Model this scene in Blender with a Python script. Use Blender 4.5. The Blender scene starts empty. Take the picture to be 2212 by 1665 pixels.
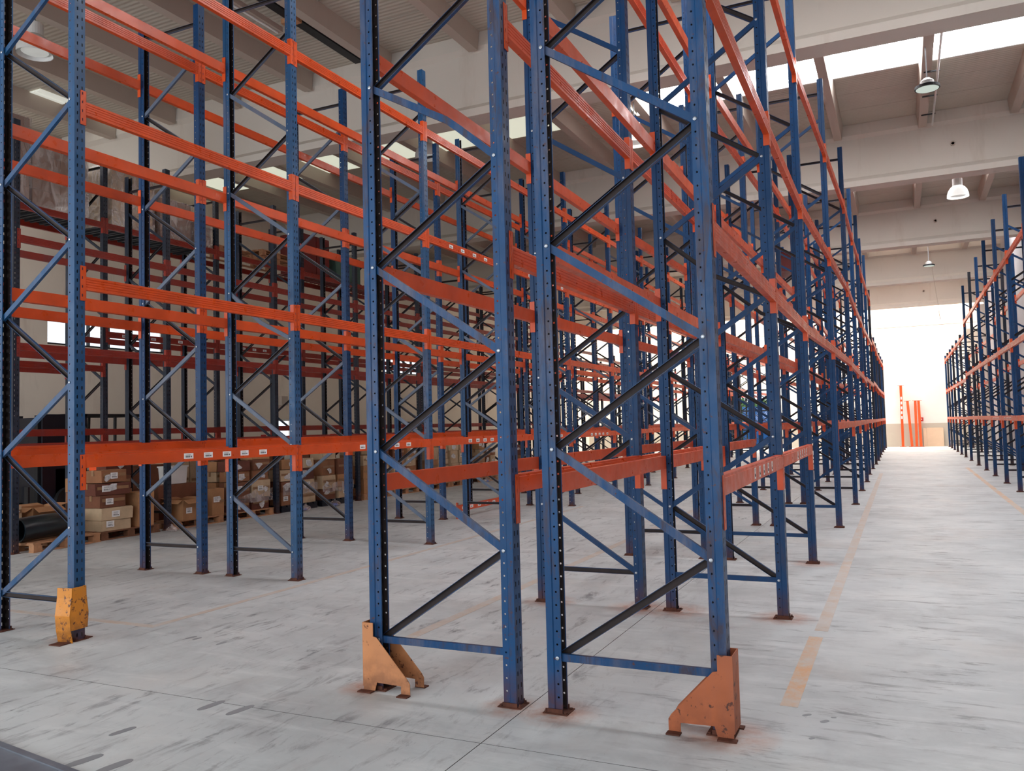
import bpy, math, random
from mathutils import Matrix, Vector
random.seed(7)
R = random.Random(11)
PI = math.pi
C = bpy.context.scene.collection

# ------------------------------------------------------------------ camera
F_PX, YAW, PITCH, ROLL, CAM_H = 1789.94, 0.43926, 0.049692, -0.025341, 1.6561
cam_d = bpy.data.cameras.new('camera'); cam = bpy.data.objects.new('camera', cam_d); C.objects.link(cam)
cy, sy = math.cos(YAW), math.sin(YAW)
r0 = Vector((cy, sy, 0)); w0 = Vector((-sy, cy, 0)); u0 = Vector((0, 0, 1))
cp, sp = math.cos(PITCH), math.sin(PITCH)
w1 = w0*cp + u0*sp; u1 = u0*cp - w0*sp
cr, sr = math.cos(ROLL), math.sin(ROLL)
r2 = r0*cr + u1*sr; u2 = u1*cr - r0*sr
m = Matrix((r2, u2, -w1)).transposed().to_4x4(); m.translation = Vector((0, 0, CAM_H))
cam.matrix_world = m
cam_d.sensor_fit = 'HORIZONTAL'; cam_d.sensor_width = 36.0; cam_d.lens = 36.0*F_PX/2212.0
cam_d.clip_start = 0.05; cam_d.clip_end = 300
bpy.context.scene.camera = cam

# ------------------------------------------------------------------ light and exposure
sc = bpy.context.scene
sc.view_settings.view_transform = 'Standard'; sc.view_settings.look = 'None'
sc.view_settings.exposure = 0.0; sc.view_settings.gamma = 1.0; sc.view_settings.use_curve_mapping = False
sc.cycles.use_denoising = True
sc.cycles.max_bounces = 8; sc.cycles.diffuse_bounces = 5; sc.cycles.glossy_bounces = 3
sc.cycles.transparent_max_bounces = 10; sc.cycles.sample_clamp_indirect = 6.0
sc.cycles.caustics_reflective = False; sc.cycles.caustics_refractive = False
W = bpy.data.worlds.new('world'); sc.world = W; W.use_nodes = True
bg = W.node_tree.nodes['Background']; bg.inputs[0].default_value = (0.86, 0.93, 1.0, 1); bg.inputs[1].default_value = 1.5
SKY_PANEL = 12.0      # daylight coming through the roof-light panels
SKY_FAR = 17.0

def area(name, loc, rot, sx, sy_, power, col=(1, 1, 1)):
    l = bpy.data.lights.new(name, 'AREA'); l.shape = 'RECTANGLE'; l.size = sx; l.size_y = sy_; l.energy = power; l.color = col
    o = bpy.data.objects.new(name, l); C.objects.link(o); o.location = loc; o.rotation_euler = rot
    return o
area('left_fill_light', (-14.5, -5.6, 3.2), (math.radians(97), 0, math.radians(8)), 6, 5, 650, (0.95, 0.96, 1.0))  # added fill light out of view, brightens the left wall
# open loading doors behind the photographer and roof lights along the hall
area('door_daylight', (-2.5, -5.6, 2.6), (math.radians(90), 0, 0), 12, 4.6, 260, (0.86, 0.93, 1.0))

# ------------------------------------------------------------------ materials
def lin(c):
    return tuple(((v/255)/12.92 if v/255 <= .04045 else ((v/255+.055)/1.055)**2.4) for v in c) + (1,)
MATS = {}
def nodes_of(name):
    mt = bpy.data.materials.new(name); mt.use_nodes = True
    nt = mt.node_tree; b = nt.nodes['Principled BSDF']
    MATS[name] = mt
    return mt, nt, b
def noise(nt, scale, detail=4, rough=.55, coord='Object', stretch=None, dist=0.0):
    tc = nt.nodes.new('ShaderNodeTexCoord'); n = nt.nodes.new('ShaderNodeTexNoise')
    n.inputs['Scale'].default_value = scale; n.inputs['Detail'].default_value = detail; n.inputs['Roughness'].default_value = rough
    n.inputs['Distortion'].default_value = dist
    src = tc.outputs[coord]
    if coord == 'World':
        pass
    if stretch:
        mp = nt.nodes.new('ShaderNodeMapping'); mp.inputs['Scale'].default_value = stretch
        nt.links.new(src, mp.inputs[0]); src = mp.outputs[0]
    nt.links.new(src, n.inputs['Vector'])
    return n.outputs['Fac']
def wpos_noise(nt, scale, detail=4, rough=.55, stretch=(1, 1, 1), rot=0, dist=0):
    g = nt.nodes.new('ShaderNodeNewGeometry'); mp = nt.nodes.new('ShaderNodeMapping')
    mp.inputs['Scale'].default_value = stretch; mp.inputs['Rotation'].default_value = (0, 0, rot)
    n = nt.nodes.new('ShaderNodeTexNoise'); n.inputs['Scale'].default_value = scale; n.inputs['Detail'].default_value = detail
    n.inputs['Roughness'].default_value = rough; n.inputs['Distortion'].default_value = dist
    nt.links.new(g.outputs['Position'], mp.inputs[0]); nt.links.new(mp.outputs[0], n.inputs['Vector'])
    return n.outputs['Fac']
def ramp(nt, fac, stops):
    r = nt.nodes.new('ShaderNodeValToRGB'); e = r.color_ramp.elements
    while len(e) < len(stops): e.new(.5)
    for el, (p, c) in zip(e, stops): el.position = p; el.color = c
    nt.links.new(fac, r.inputs[0]); return r.outputs[0]
def gray(v): return (v, v, v, 1)
def mix(nt, fac, a, b, mode='MIX'):
    x = nt.nodes.new('ShaderNodeMix'); x.data_type = 'RGBA'; x.blend_type = mode
    for i, v in ((0, fac), (6, a), (7, b)):
        if hasattr(v, 'links'): nt.links.new(v, x.inputs[i])
        else: x.inputs[i].default_value = v
    return x.outputs[2]
def math_(nt, op, a, b=None, clamp=False):
    x = nt.nodes.new('ShaderNodeMath'); x.operation = op; x.use_clamp = clamp
    for i, v in ((0, a), (1, b)):
        if v is None: continue
        if hasattr(v, 'links'): nt.links.new(v, x.inputs[i])
        else: x.inputs[i].default_value = v
    return x.outputs[0]
def bump(nt, b, h, strength=.3, dist=.01):
    x = nt.nodes.new('ShaderNodeBump'); x.inputs['Strength'].default_value = strength; x.inputs['Distance'].default_value = dist
    nt.links.new(h, x.inputs['Height']); nt.links.new(x.outputs[0], b.inputs['Normal'])
def plain(name, c, rough=.6, metal=0.0, var=.12, scale=6, bumpy=0.0, spec=None):
    mt, nt, b = nodes_of(name)
    n = wpos_noise(nt, scale)
    L = lin(c); d = tuple(v*(1-var) for v in L[:3])+(1,); h = tuple(min(1, v*(1+var)) for v in L[:3])+(1,)
    nt.links.new(ramp(nt, n, [(.3, d), (.7, h)]), b.inputs['Base Color'])
    b.inputs['Roughness'].default_value = rough; b.inputs['Metallic'].default_value = metal
    if spec is not None: b.inputs['Specular IOR Level'].default_value = spec
    if bumpy: bump(nt, b, n, bumpy, .02)
    return mt
def emissive(name, c, strength):
    mt, nt, b = nodes_of(name)
    b.inputs['Base Color'].default_value = lin(c); b.inputs['Emission Color'].default_value = lin(c)
    b.inputs['Emission Strength'].default_value = strength
    return mt
def painted(name, c, dust, wear, rust_low, rough=.38, dth=.5, chip=26, spec=.5, brown=0):
    """Enamelled steel: colour variation, dusty patches, chips of rust, more rust close to the floor."""
    mt, nt, b = nodes_of(name)
    L = lin(c)
    base = ramp(nt, wpos_noise(nt, 3.0, 3), [(.3, tuple(v*.82 for v in L[:3])+(1,)), (.75, tuple(min(1, v*1.15) for v in L[:3])+(1,))])
    dm = ramp(nt, wpos_noise(nt, 2.2, 6, .7, (2, 2, .35)), [(dth, gray(0)), (dth+.2, gray(dust))])
    col = mix(nt, dm, base, lin((104, 100, 112)))
    if brown:
        bm_ = ramp(nt, wpos_noise(nt, 3.6, 6, .72, (2.5, 2.5, .5), 0, .6), [(.53, gray(0)), (.64, gray(brown))])
        col = mix(nt, bm_, col, lin((66, 50, 52)))
    ch = ramp(nt, wpos_noise(nt, chip, 5, .75), [(.66-.05*wear, gray(0)), (.70-.04*wear, gray(1))])
    g = nt.nodes.new('ShaderNodeNewGeometry'); s = nt.nodes.new('ShaderNodeSeparateXYZ'); nt.links.new(g.outputs['Position'], s.inputs[0])
    low = math_(nt, 'MULTIPLY', math_(nt, 'SUBTRACT', .28, s.outputs[2], True), 3.2*rust_low, True)
    lown = math_(nt, 'MULTIPLY', low, ramp(nt, wpos_noise(nt, 14, 4), [(.3, gray(.2)), (.6, gray(1))]))
    col = mix(nt, math_(nt, 'MAXIMUM', math_(nt, 'MULTIPLY', ch, wear), lown), col, lin((88, 48, 34)))
    nt.links.new(col, b.inputs['Base Color'])
    nt.links.new(ramp(nt, wpos_noise(nt, 9, 4), [(.3, gray(rough-.08)), (.7, gray(rough+.14))]), b.inputs['Roughness'])
    b.inputs['Specular IOR Level'].default_value = spec
    return mt
painted('blue_front', (10, 66, 112), .7, .9, 1.0, .4, .47, 26, .36, .75)
painted('blue', (8, 58, 102), .2, .3, 1.0, .4, .55, 26, .32, .25)
painted('blue_grey', (30, 78, 120), .6, .35, 1.0, .4, .5, 26, .36, .2)
painted('blue_shaded', (18, 32, 50), .3, .2, 1.0, .45)  # rack blue with the shade worked into the colour
painted('orange', (214, 78, 20), .05, .12, 0.0, .33)
painted('shaded_rusty_orange', (150, 44, 28), .18, .35, 0.0, .42)  # beam orange darkened to carry the shade; also the rusty wall pipe
painted('galvanised_brace', (84, 100, 122), .8, .2, .2, .4)
painted('guard_orange', (180, 96, 54), .1, 1.5, .5, .55, .5, 13)
painted('guard_tan', (208, 138, 88), .1, 1.3, .8, .55, .5, 9)
painted('guard_yellow', (224, 140, 32), .1, 1.9, 1.0, .45, .5, 16)
plain('inner_face_dark', (46, 34, 32), .7, .1, .3, 10)  # dark brown for the inner faces of uprights and braces
plain('rust', (96, 56, 42), .8, .3, .35, 18)
plain('steel', (176, 180, 186), .35, .8, .15, 20)
plain('plate_steel', (118, 124, 134), .3, .2, .25, 5)
plain('dark_steel', (44, 46, 50), .5, .5, .2, 12)
plain('black_rubber', (18, 19, 21), .6, 0, .2, 8)
plain('black_plastic', (14, 18, 30), .4, 0, .2, 8)
plain('pipe_black', (22, 32, 38), .28, 0, .25, 5)
plain('white_plastic', (232, 232, 230), .4, 0, .04, 6)
plain('sticker_white', (240, 238, 236), .5, 0, .02, 6)
plain('film_white', (206, 204, 204), .3, 0, .3, 22)
plain('ink', (30, 30, 34), .6, 0, .05, 6)
plain('wood', (176, 128, 92), .75, 0, .28, 9, .2)
plain('wood_dark', (118, 78, 54), .8, 0, .3, 9, .2)
plain('bright_orange', (255, 88, 32), .45, 0, .06, 4)
plain('red_plastic', (196, 40, 34), .45, 0, .06, 4)
plain('red_steel', (112, 26, 24), .5, 0, .15, 4)
plain('green_tarp', (74, 104, 94), .7, 0, .2, 3, .3)
plain('blue_plastic', (40, 90, 200), .4, 0, .1, 4)
plain('tape_brown', (150, 112, 78), .35, 0, .1, 10)
plain('cream_board', (206, 178, 152), .75, 0, .06, 2)
plain('leaves', (70, 120, 40), .8, 0, .5, 6, .4)
plain('asphalt', (120, 122, 124), .9, 0, .2, 6)
plain('container_blue', (40, 120, 200), .5, 0, .1, 2)
for i, c in enumerate([(176, 128, 88), (150, 102, 70), (122, 76, 54), (198, 172, 140), (104, 58, 44)]):
    plain('cardboard_%d' % i, c, .85, 0, .14, 5, .08)
plain('wrapped_carton', (150, 118, 100), .5, 0, .15, 3)

mt, nt, b = nodes_of('stretch_film')
tr = nt.nodes.new('ShaderNodeBsdfTransparent'); gl = nt.nodes.new('ShaderNodeBsdfGlossy'); gl.inputs['Roughness'].default_value = .22
df = nt.nodes.new('ShaderNodeBsdfDiffuse'); df.inputs['Color'].default_value = lin((216, 200, 196))
m1 = nt.nodes.new('ShaderNodeMixShader'); m1.inputs[0].default_value = .35
m2 = nt.nodes.new('ShaderNodeMixShader')
nt.links.new(df.outputs[0], m1.inputs[1]); nt.links.new(gl.outputs[0], m1.inputs[2])
nt.links.new(tr.outputs[0], m2.inputs[1]); nt.links.new(m1.outputs[0], m2.inputs[2])
fac = ramp(nt, wpos_noise(nt, 3.5, 5, .7, (1, 1, .5), 0, 1.2), [(.4, gray(.15)), (.62, gray(.75))]); nt.links.new(fac, m2.inputs[0])
nt.links.new(m2.outputs[0], nt.nodes['Material Output'].inputs[0])
mt, nt, b = nodes_of('glass')
tr = nt.nodes.new('ShaderNodeBsdfTransparent'); gl = nt.nodes.new('ShaderNodeBsdfGlossy'); gl.inputs['Roughness'].default_value = .05
m2 = nt.nodes.new('ShaderNodeMixShader'); m2.inputs[0].default_value = .07
nt.links.new(tr.outputs[0], m2.inputs[1]); nt.links.new(gl.outputs[0], m2.inputs[2]); nt.links.new(m2.outputs[0], nt.nodes['Material Output'].inputs[0])

emissive('skylight_panel', (250, 252, 255), SKY_PANEL)
emissive('skylight_far', (255, 252, 244), SKY_FAR)
emissive('roof_patch', (214, 216, 206), .6)
emissive('lamp_lens', (212, 216, 212), .3)
emissive('roof_light_cream', (226, 230, 210), .75)
emissive('roof_light_dim', (236, 222, 208), .85)
emissive('lamp_shade_glow', (255, 255, 252), .7)  # glow put into the white shade in place of skylight falling on it
emissive('tube_lit', (255, 250, 235), 3.0)

# concrete floor: mottling, scuffs, rust haloes where the posts stand
RUSTSPOTS = [(-2.17, 4.5, .22), (-1.87, 4.5, .26), (-3.2, 4.5, .2), (-.9, 4.5, .28), (-3.1, 7.3, .3), (-2.2, 7.3, .35), (-1.9, 7.3, .35), (-.98, 7.3, .3), (-1.0, 10.15, .3), (-6.3, 4.7, .2)]
mt, nt, b = nodes_of('floor_concrete')
base = ramp(nt, wpos_noise(nt, .55, 6, .62), [(.3, lin((176, 180, 181))), (.5, lin((196, 200, 201))), (.72, lin((213, 216, 216)))])
m_ = ramp(nt, wpos_noise(nt, 1.6, 8, .7, (1, 1, 1), 0, .5), [(.48, gray(0)), (.72, gray(.45))])
col = mix(nt, m_, base, lin((150, 151, 153)))
gx = nt.nodes.new('ShaderNodeNewGeometry'); sx_ = nt.nodes.new('ShaderNodeSeparateXYZ'); nt.links.new(gx.outputs['Position'], sx_.inputs[0])
side = math_(nt, 'MULTIPLY', math_(nt, 'ADD', sx_.outputs[0], 2.6), .6, True)
along_y = ramp(nt, wpos_noise(nt, 7, 9, .74, (1.3, .32, 1), .12, .5), [(.53, gray(0)), (.64, gray(1))])
along_x = ramp(nt, wpos_noise(nt, 7, 9, .74, (.30, 1.4, 1), .08, .5), [(.53, gray(0)), (.64, gray(.95))])
brk = ramp(nt, wpos_noise(nt, 1.3, 4, .6), [(.40, gray(.15)), (.60, gray(1))])
mm = mix(nt, side, along_y, along_x)
col = mix(nt, math_(nt, 'MULTIPLY', mm, brk), col, lin((122, 123, 127)))
m_ = ramp(nt, wpos_noise(nt, 3.4, 7, .7, (.3, 1.4, 1), .05, .3), [(.52, gray(0)), (.70, gray(.5))])
col = mix(nt, m_, col, lin((224, 226, 226)))
m_ = ramp(nt, wpos_noise(nt, 21, 4, .7, (1, .4, 1), .3, .3), [(.70, gray(0)), (.74, gray(.6))])
col = mix(nt, m_, col, lin((110, 110, 112)))
m_ = ramp(nt, wpos_noise(nt, .8, 4, .6, (1, 1, 1), 1, 0), [(.55, gray(0)), (.75, gray(.22))])
col = mix(nt, m_, col, lin((204, 186, 172)))
geo = nt.nodes.new('ShaderNodeNewGeometry')
acc = None
for (x, y, rr) in RUSTSPOTS:
    vm = nt.nodes.new('ShaderNodeVectorMath'); vm.operation = 'DISTANCE'; nt.links.new(geo.outputs['Position'], vm.inputs[0]); vm.inputs[1].default_value = (x, y, 0)
    d = math_(nt, 'SUBTRACT', 1.0, math_(nt, 'DIVIDE', vm.outputs['Value'], rr), True)
    acc = d if acc is None else math_(nt, 'MAXIMUM', acc, d)
acc = math_(nt, 'MULTIPLY', acc, ramp(nt, wpos_noise(nt, 8, 5, .7), [(.35, gray(.3)), (.65, gray(1.3))]), True)
col = mix(nt, acc, col, lin((178, 118, 88)))
nt.links.new(col, b.inputs['Base Color'])
nt.links.new(ramp(nt, wpos_noise(nt, 2.3, 5), [(.3, gray(.38)), (.7, gray(.6))]), b.inputs['Roughness'])
b.inputs['Specular IOR Level'].default_value = .45
bump(nt, b, wpos_noise(nt, 30, 6, .7), .08, .004)
# worn floor paint
mt, nt, b = nodes_of('worn_marking')
m_ = ramp(nt, wpos_noise(nt, 7, 7, .75, (1, .7, 1)), [(.34, gray(0)), (.58, gray(1))])
far = ramp(nt, wpos_noise(nt, .9, 3), [(.38, gray(.45)), (.55, gray(1))])
col = mix(nt, math_(nt, 'MULTIPLY', m_, far), lin((200, 196, 190)), lin((214, 166, 122)))
nt.links.new(col, b.inputs['Base Color']); b.inputs['Roughness'].default_value = .55
mt, nt, b = nodes_of('faint_marking')
m_ = ramp(nt, wpos_noise(nt, 5, 7, .75), [(.38, gray(0)), (.62, gray(.8))])
nt.links.new(mix(nt, m_, lin((198, 194, 190)), lin((196, 172, 152))), b.inputs['Base Color']); b.inputs['Roughness'].default_value = .55
plain('scuff', (142, 144, 148), .5, 0, .06, 3)
plain('joint_dark', (96, 94, 92), .9, 0, .1, 3)

def wallmat(name, c, stain, sc_=.7):
    mt, nt, b = nodes_of(name); L = lin(c)
    base = ramp(nt, wpos_noise(nt, sc_, 5, .6), [(.3, tuple(v*.93 for v in L[:3])+(1,)), (.7, L)])
    m_ = ramp(nt, wpos_noise(nt, 1.1, 6, .7, (1.2, 1.2, .22)), [(.56, gray(0)), (.76, gray(stain))])
    nt.links.new(mix(nt, m_, base, lin((150, 124, 100))), b.inputs['Base Color']); b.inputs['Roughness'].default_value = .8
    bump(nt, b, wpos_noise(nt, 14, 5, .7), .12, .01)
wallmat('wall_cream', (236, 224, 208), .35)
wallmat('wall_white', (238, 236, 230), .1)
wallmat('wall_band', (196, 186, 172), .15)
wallmat('wall_grey', (178, 176, 178), .2)
wallmat('girder_concrete', (208, 200, 190), .3, .5)
wallmat('rib_concrete', (186, 172, 160), .25, .8)
mt, nt, b = nodes_of('roof_sheet')
base = ramp(nt, wpos_noise(nt, .5, 5), [(.3, lin((176, 168, 156))), (.7, lin((196, 188, 175)))])
nt.links.new(base, b.inputs['Base Color']); b.inputs['Roughness'].default_value = .6
g = nt.nodes.new('ShaderNodeNewGeometry'); wv = nt.nodes.new('ShaderNodeTexWave'); wv.bands_direction = 'Y'; wv.inputs['Scale'].default_value = 3.2; wv.wave_profile = 'SIN'
nt.links.new(g.outputs['Position'], wv.inputs[0]); bump(nt, b, wv.outputs['Fac'], .35, .02)

# ------------------------------------------------------------------ mesh helpers
class MB:
    def __init__(s): s.v = []; s.f = []; s.mi = []
    def add(s, vs, fs, k=0):
        o = len(s.v); s.v += [tuple(v) for v in vs]; s.f += [tuple(i+o for i in f) for f in fs]; s.mi += [k]*len(fs); return s
    def box(s, x0, x1, y0, y1, z0, z1, k=0):
        v = [(x, y, z) for z in (z0, z1) for y in (y0, y1) for x in (x0, x1)]
        return s.add(v, [(0, 2, 3, 1), (4, 5, 7, 6), (0, 1, 5, 4), (2, 6, 7, 3), (0, 4, 6, 2), (1, 3, 7, 5)], k)
    def prism(s, pts, d0, d1, axis='y', k=0):
        n = len(pts)
        def P(p, d): return {'y': (p[0], d, p[1]), 'x': (d, p[0], p[1]), 'z': (p[0], p[1], d)}[axis]
        v = [P(p, d0) for p in pts] + [P(p, d1) for p in pts]
        f = [tuple(range(n))[::-1], tuple(range(n, 2*n))] + [(i, (i+1) % n, n+(i+1) % n, n+i) for i in range(n)]
        return s.add(v, f, k)
    def lathe(s, prof, n=20, c=(0, 0, 0), k=0, caps=True):
        v = []; f = []
        for r_, z in prof:
            for i in range(n):
                a = 2*PI*i/n; v.append((c[0]+r_*math.cos(a), c[1]+r_*math.sin(a), c[2]+z))
        for j in range(len(prof)-1):
            for i in range(n):
                f.append((j*n+i, j*n+(i+1) % n, (j+1)*n+(i+1) % n, (j+1)*n+i))
        if caps: f.append(tuple(range(n))[::-1]); f.append(tuple(range((len(prof)-1)*n, len(prof)*n)))
        return s.add(v, f, k)
    def tube(s, pts, r_, n=8, k=0, caps=True):
        v = []; f = []; pts = [Vector(p) for p in pts]
        for j, p in enumerate(pts):
            t = (pts[min(j+1, len(pts)-1)] - pts[max(j-1, 0)]).normalized()
            a = t.cross(Vector((0, 0, 1)) if abs(t.z) < .9 else Vector((1, 0, 0))).normalized(); b_ = t.cross(a)
            for i in range(n):
                q = 2*PI*i/n; v.append(p + (a*math.cos(q)+b_*math.sin(q))*r_)
        for j in range(len(pts)-1):
            for i in range(n): f.append((j*n+i, j*n+(i+1) % n, (j+1)*n+(i+1) % n, (j+1)*n+i))
        if caps: f.append(tuple(range(n))[::-1]); f.append(tuple(range((len(pts)-1)*n, len(pts)*n)))
        return s.add(v, f, k)
    def xf(s, M):
        s.v = [tuple(M @ Vector(v)) for v in s.v]; return s
    def merge(s, vs, fs, M, k=0):
        o = len(s.v)
        s.v += [tuple(M @ Vector(v)) for v in vs]; s.f += [tuple(i+o for i in f) for f in fs]; s.mi += [k]*len(fs)
    def mesh(s, name, mats, smooth=False):
        me = bpy.data.meshes.new(name); me.from_pydata(s.v, [], s.f)
        for m_ in (mats if isinstance(mats, (list, tuple)) else [mats]): me.materials.append(MATS[m_])
        if any(s.mi): me.polygons.foreach_set('material_index', s.mi)
        if smooth: me.polygons.foreach_set('use_smooth', [True]*len(s.f))
        me.update(); return me
def ob(name, me, parent=None, loc=(0, 0, 0), rot=(0, 0, 0), kind=None):
    o = bpy.data.objects.new(name, me); C.objects.link(o)
    if parent is not None: o.parent = parent
    o.location = loc; o.rotation_euler = rot
    if kind: o['kind'] = kind
    return o
def tag(o, label, cat, group=None):
    o['label'] = label; o['category'] = cat
    if group: o['group'] = group
    return o
def thing(name, label, cat, loc=(0, 0, 0), rot=(0, 0, 0), group=None):
    return tag(ob(name, None, None, loc, rot), label, cat, group)
def struct(name, mb, mat): return ob(name, mb.mesh(name, mat), kind='structure')

# ------------------------------------------------------------------ room shell
XL, XR, YF, YB, ZC = -18.5, 3.9, 51.0, -6.0, 8.85
# floor: cast slabs with open saw-cut joints
fl = ob('floor', MB().box(XL-.3, XR+.3, YB, YF+3, -.3, -.02).mesh('floor', 'joint_dark'), kind='structure')
def slab_mesh(x0, x1, y0, y1):
    q = MB().box(x0, x1, y0, y1, -.02, 0); q.mi = [1, 0, 1, 1, 1, 1]
    return q.mesh('floor_slab', ['floor_concrete', 'joint_dark'])
xs = [XL-.3, -14.2, -8.15, -2.08, XR+.3]
ys = [YB, 3.93, 10.0, 16.0, 22.0, 28.0, 34.0, 40.0, 46.0, YF+3]
for i in range(len(xs)-1):
    for j in range(len(ys)-1):
        g_ = .0026
        ob('floor_slab', slab_mesh(xs[i]+g_, xs[i+1]-g_, ys[j]+g_, ys[j+1]-g_), fl)
# dark rubbed patches on the slab
SCUFFS = [(-3.905, 3.867, .20, .06, 1.47), (-3.673, 3.867, .20, .06, 1.42), (-3.88, 2.975, .2, .065, 1.37), (-3.67, 2.985, .2, .065, 1.42), (-5.35, 5.087, .1, .035, 1.3), (-5.27, 5.07, .09, .03, 1.5), (-4.965, 5.03, .1, .035, 1.5), (-4.05, 3.35, .16, .05, 1.4), (-.56, 4.97, .06, .025, .8), (-.46, 4.9, .06, .03, .9), (-.5, 4.62, .04, .02, .9), (-.42, 4.98, .03, .02, .2)]
def patch(x, y, l, w_, a):
    n = 18
    pts = []
    for i in range(n):
        q = 2*PI*i/n; u = math.copysign(abs(math.cos(q))**.6, math.cos(q))*l/2; v = math.copysign(abs(math.sin(q))**.9, math.sin(q))*w_/2
        pts.append((x+u*math.cos(a)-v*math.sin(a), y+u*math.sin(a)+v*math.cos(a)))
    ob('scuff_mark', MB().prism(pts, .0002, .0012, 'z').mesh('scuff_mark', 'scuff'), fl)
for p in SCUFFS:
    patch(*p)
# painted lines
def marking(name, label, x0, x1, y0, y1, mat):
    tag(ob('floor_marking', MB().box(x0, x1, y0, y1, .0002, .0014).mesh(name, mat)), label, 'floor marking')
marking('m', 'worn orange-yellow end of the painted line beside the nearest centre frame', -.72, -.62, 5.08, 6.75, 'worn_marking')
marking('m', 'long faded painted line along the aisle right of the centre racks', -.70, -.60, 6.95, 27, 'faint_marking')
marking('m', 'faded yellow line on the aisle floor before the far right rack', 1.72, 1.82, 15.5, 30, 'worn_marking')
marking('m', 'faint line on the floor along the left side of the centre racks', -3.68, -3.58, 5.3, 22, 'faint_marking')
marking('m', 'faint line running back from the corner beside the yellow post guard', -6.02, -5.94, 5.22, 16, 'faint_marking')
marking('m', 'faint cross line on the floor behind the yellow post guard', -11.0, -6.03, 5.22, 5.30, 'faint_marking')

def wall_grid(fixed, lo, hi, z0, z1, holes, t, axis):
    """Solid wall with real openings. axis 'x': plane x=fixed running along y."""
    us = sorted(set([lo, hi] + [h[0] for h in holes] + [h[1] for h in holes])); zs = sorted(set([z0, z1] + [h[2] for h in holes] + [h[3] for h in holes]))
    mb = MB()
    for a, b_ in zip(us, us[1:]):
        for c, d in zip(zs, zs[1:]):
            if any(h[0] <= a and b_ <= h[1] and h[2] <= c and d <= h[3] for h in holes): continue
            if axis == 'x': mb.box(min(fixed, fixed+t), max(fixed, fixed+t), a, b_, c, d)
            else: mb.box(a, b_, min(fixed, fixed+t), max(fixed, fixed+t), c, d)
    return mb
WIN = [(13.2, 16.75, 3.93, 4.62), (27.4, 30.8, 3.93, 4.62), (41.6, 45.0, 3.93, 4.62)]
LDOOR = (21.0, 22.1, 0.0, 2.1)
struct('wall_left', wall_grid(XL, YB, YF, 0, ZC+.4, WIN+[LDOOR], -.25, 'x'), 'wall_cream')
for i, (a, b_, c, d) in enumerate(WIN):
    wf = MB(); t = .045
    wf.box(XL-.16, XL-.06, a, b_, c, c+t); wf.box(XL-.16, XL-.06, a, b_, d-t, d)
    n = 6
    for k in range(n+1):
        y = a+(b_-a-t)*k/n; wf.box(XL-.16, XL-.06, y, y+.03, c+t, d-t)
    w_ = ob('window_%d' % (i+1), wf.mesh('window', 'dark_steel'), kind='structure')
    for k in range(n):
        y = a+(b_-a-t)*k/n+t; ob('pane', MB().box(XL-.12, XL-.112, y, y+(b_-a-t)/n-t, c+t, d-t).mesh('pane', 'glass'), w_)
dm = MB(); a, b_, c, d = LDOOR
for q in ((a, a+.06, 0, d), (b_-.06, b_, 0, d), (a+.06, b_-.06, d-.06, d), (a+.06, b_-.06, 0, .9)): dm.box(XL-.15, XL-.07, *q)
dd = ob('door_1', dm.mesh('door', 'wall_white'), kind='structure'); ob('pane', MB().box(XL-.115, XL-.105, a+.06, b_-.06, .9, d-.06).mesh('pane', 'glass'), dd)
# end wall with a glazed gate
GATE = (-11.6, -6.9, 0, 3.5)
struct('wall_far', wall_grid(YF, XL-.25, XR+.25, 0, ZC+.4, [GATE], .25, 'y'), 'wall_white')
struct('trim_1', MB().box(GATE[1], XR, YF-.012, YF, 0, 1.28), 'wall_band')
struct('trim_2', MB().box(XL, GATE[0], YF-.012, YF, 0, 1.28), 'wall_band')
gm = MB()
for k in range(7):
    x = GATE[0]+(GATE[1]-GATE[0]-.08)*k/6; gm.box(x, x+.08, YF+.05, YF+.13, 0, 3.5)
for z in (0, 1.05, 2.2, 3.42): gm.box(GATE[0], GATE[1], YF+.06, YF+.12, z, z+.08)
gt = ob('door_2', gm.mesh('gate', 'dark_steel'), kind='structure'); 
for k in range(6):
    x = GATE[0]+(GATE[1]-GATE[0]-.08)*k/6+.08; ob('pane', MB().box(x, x+.7, YF+.085, YF+.093, .08, 3.42).mesh('pane', 'glass'), gt)
# outside the gate
struct('ground_outside', MB().box(-24, 4, YF+3, YF+30, -.06, -.01), 'asphalt')
hm = MB()
for k in range(26):
    cx = -17+k*.62; hm.lathe([(.05, 0), (.5+.15*R.random(), .4), (.6, 1.3), (.42, 2.4+R.random()), (.05, 3.1+R.random())], 7, (cx, YF+13+R.uniform(-.5, .5), -.02))
tag(ob('hedge', hm.mesh('hedge', 'leaves', True), kind='stuff'), 'green hedge seen through the glazed gate in the end wall', 'hedge')
tag(ob('container', MB().box(-9.9, -7.2, YF+7, YF+9.4, 0, 2.6).mesh('container', 'container_blue')), 'blue container standing outside the glazed gate', 'container')
# right wall with pilasters
struct('wall_right', wall_grid(XR, YB, YF, 0, ZC+.4, [], .25, 'x'), 'wall_grey')
GY = [4.9, 13.35, 21.95, 30.4, 38.9, 47.2]
for i, y in enumerate(GY[2:]):
    struct('trim_%d' % (i+3), MB().box(XR-.22, XR, y-.25, y+.25, 0, 7.15), 'girder_concrete')
struct('trim_9', MB().box(XR-.6, XR, YF-.5, YF, 0, 6.3), 'girder_concrete')

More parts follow.
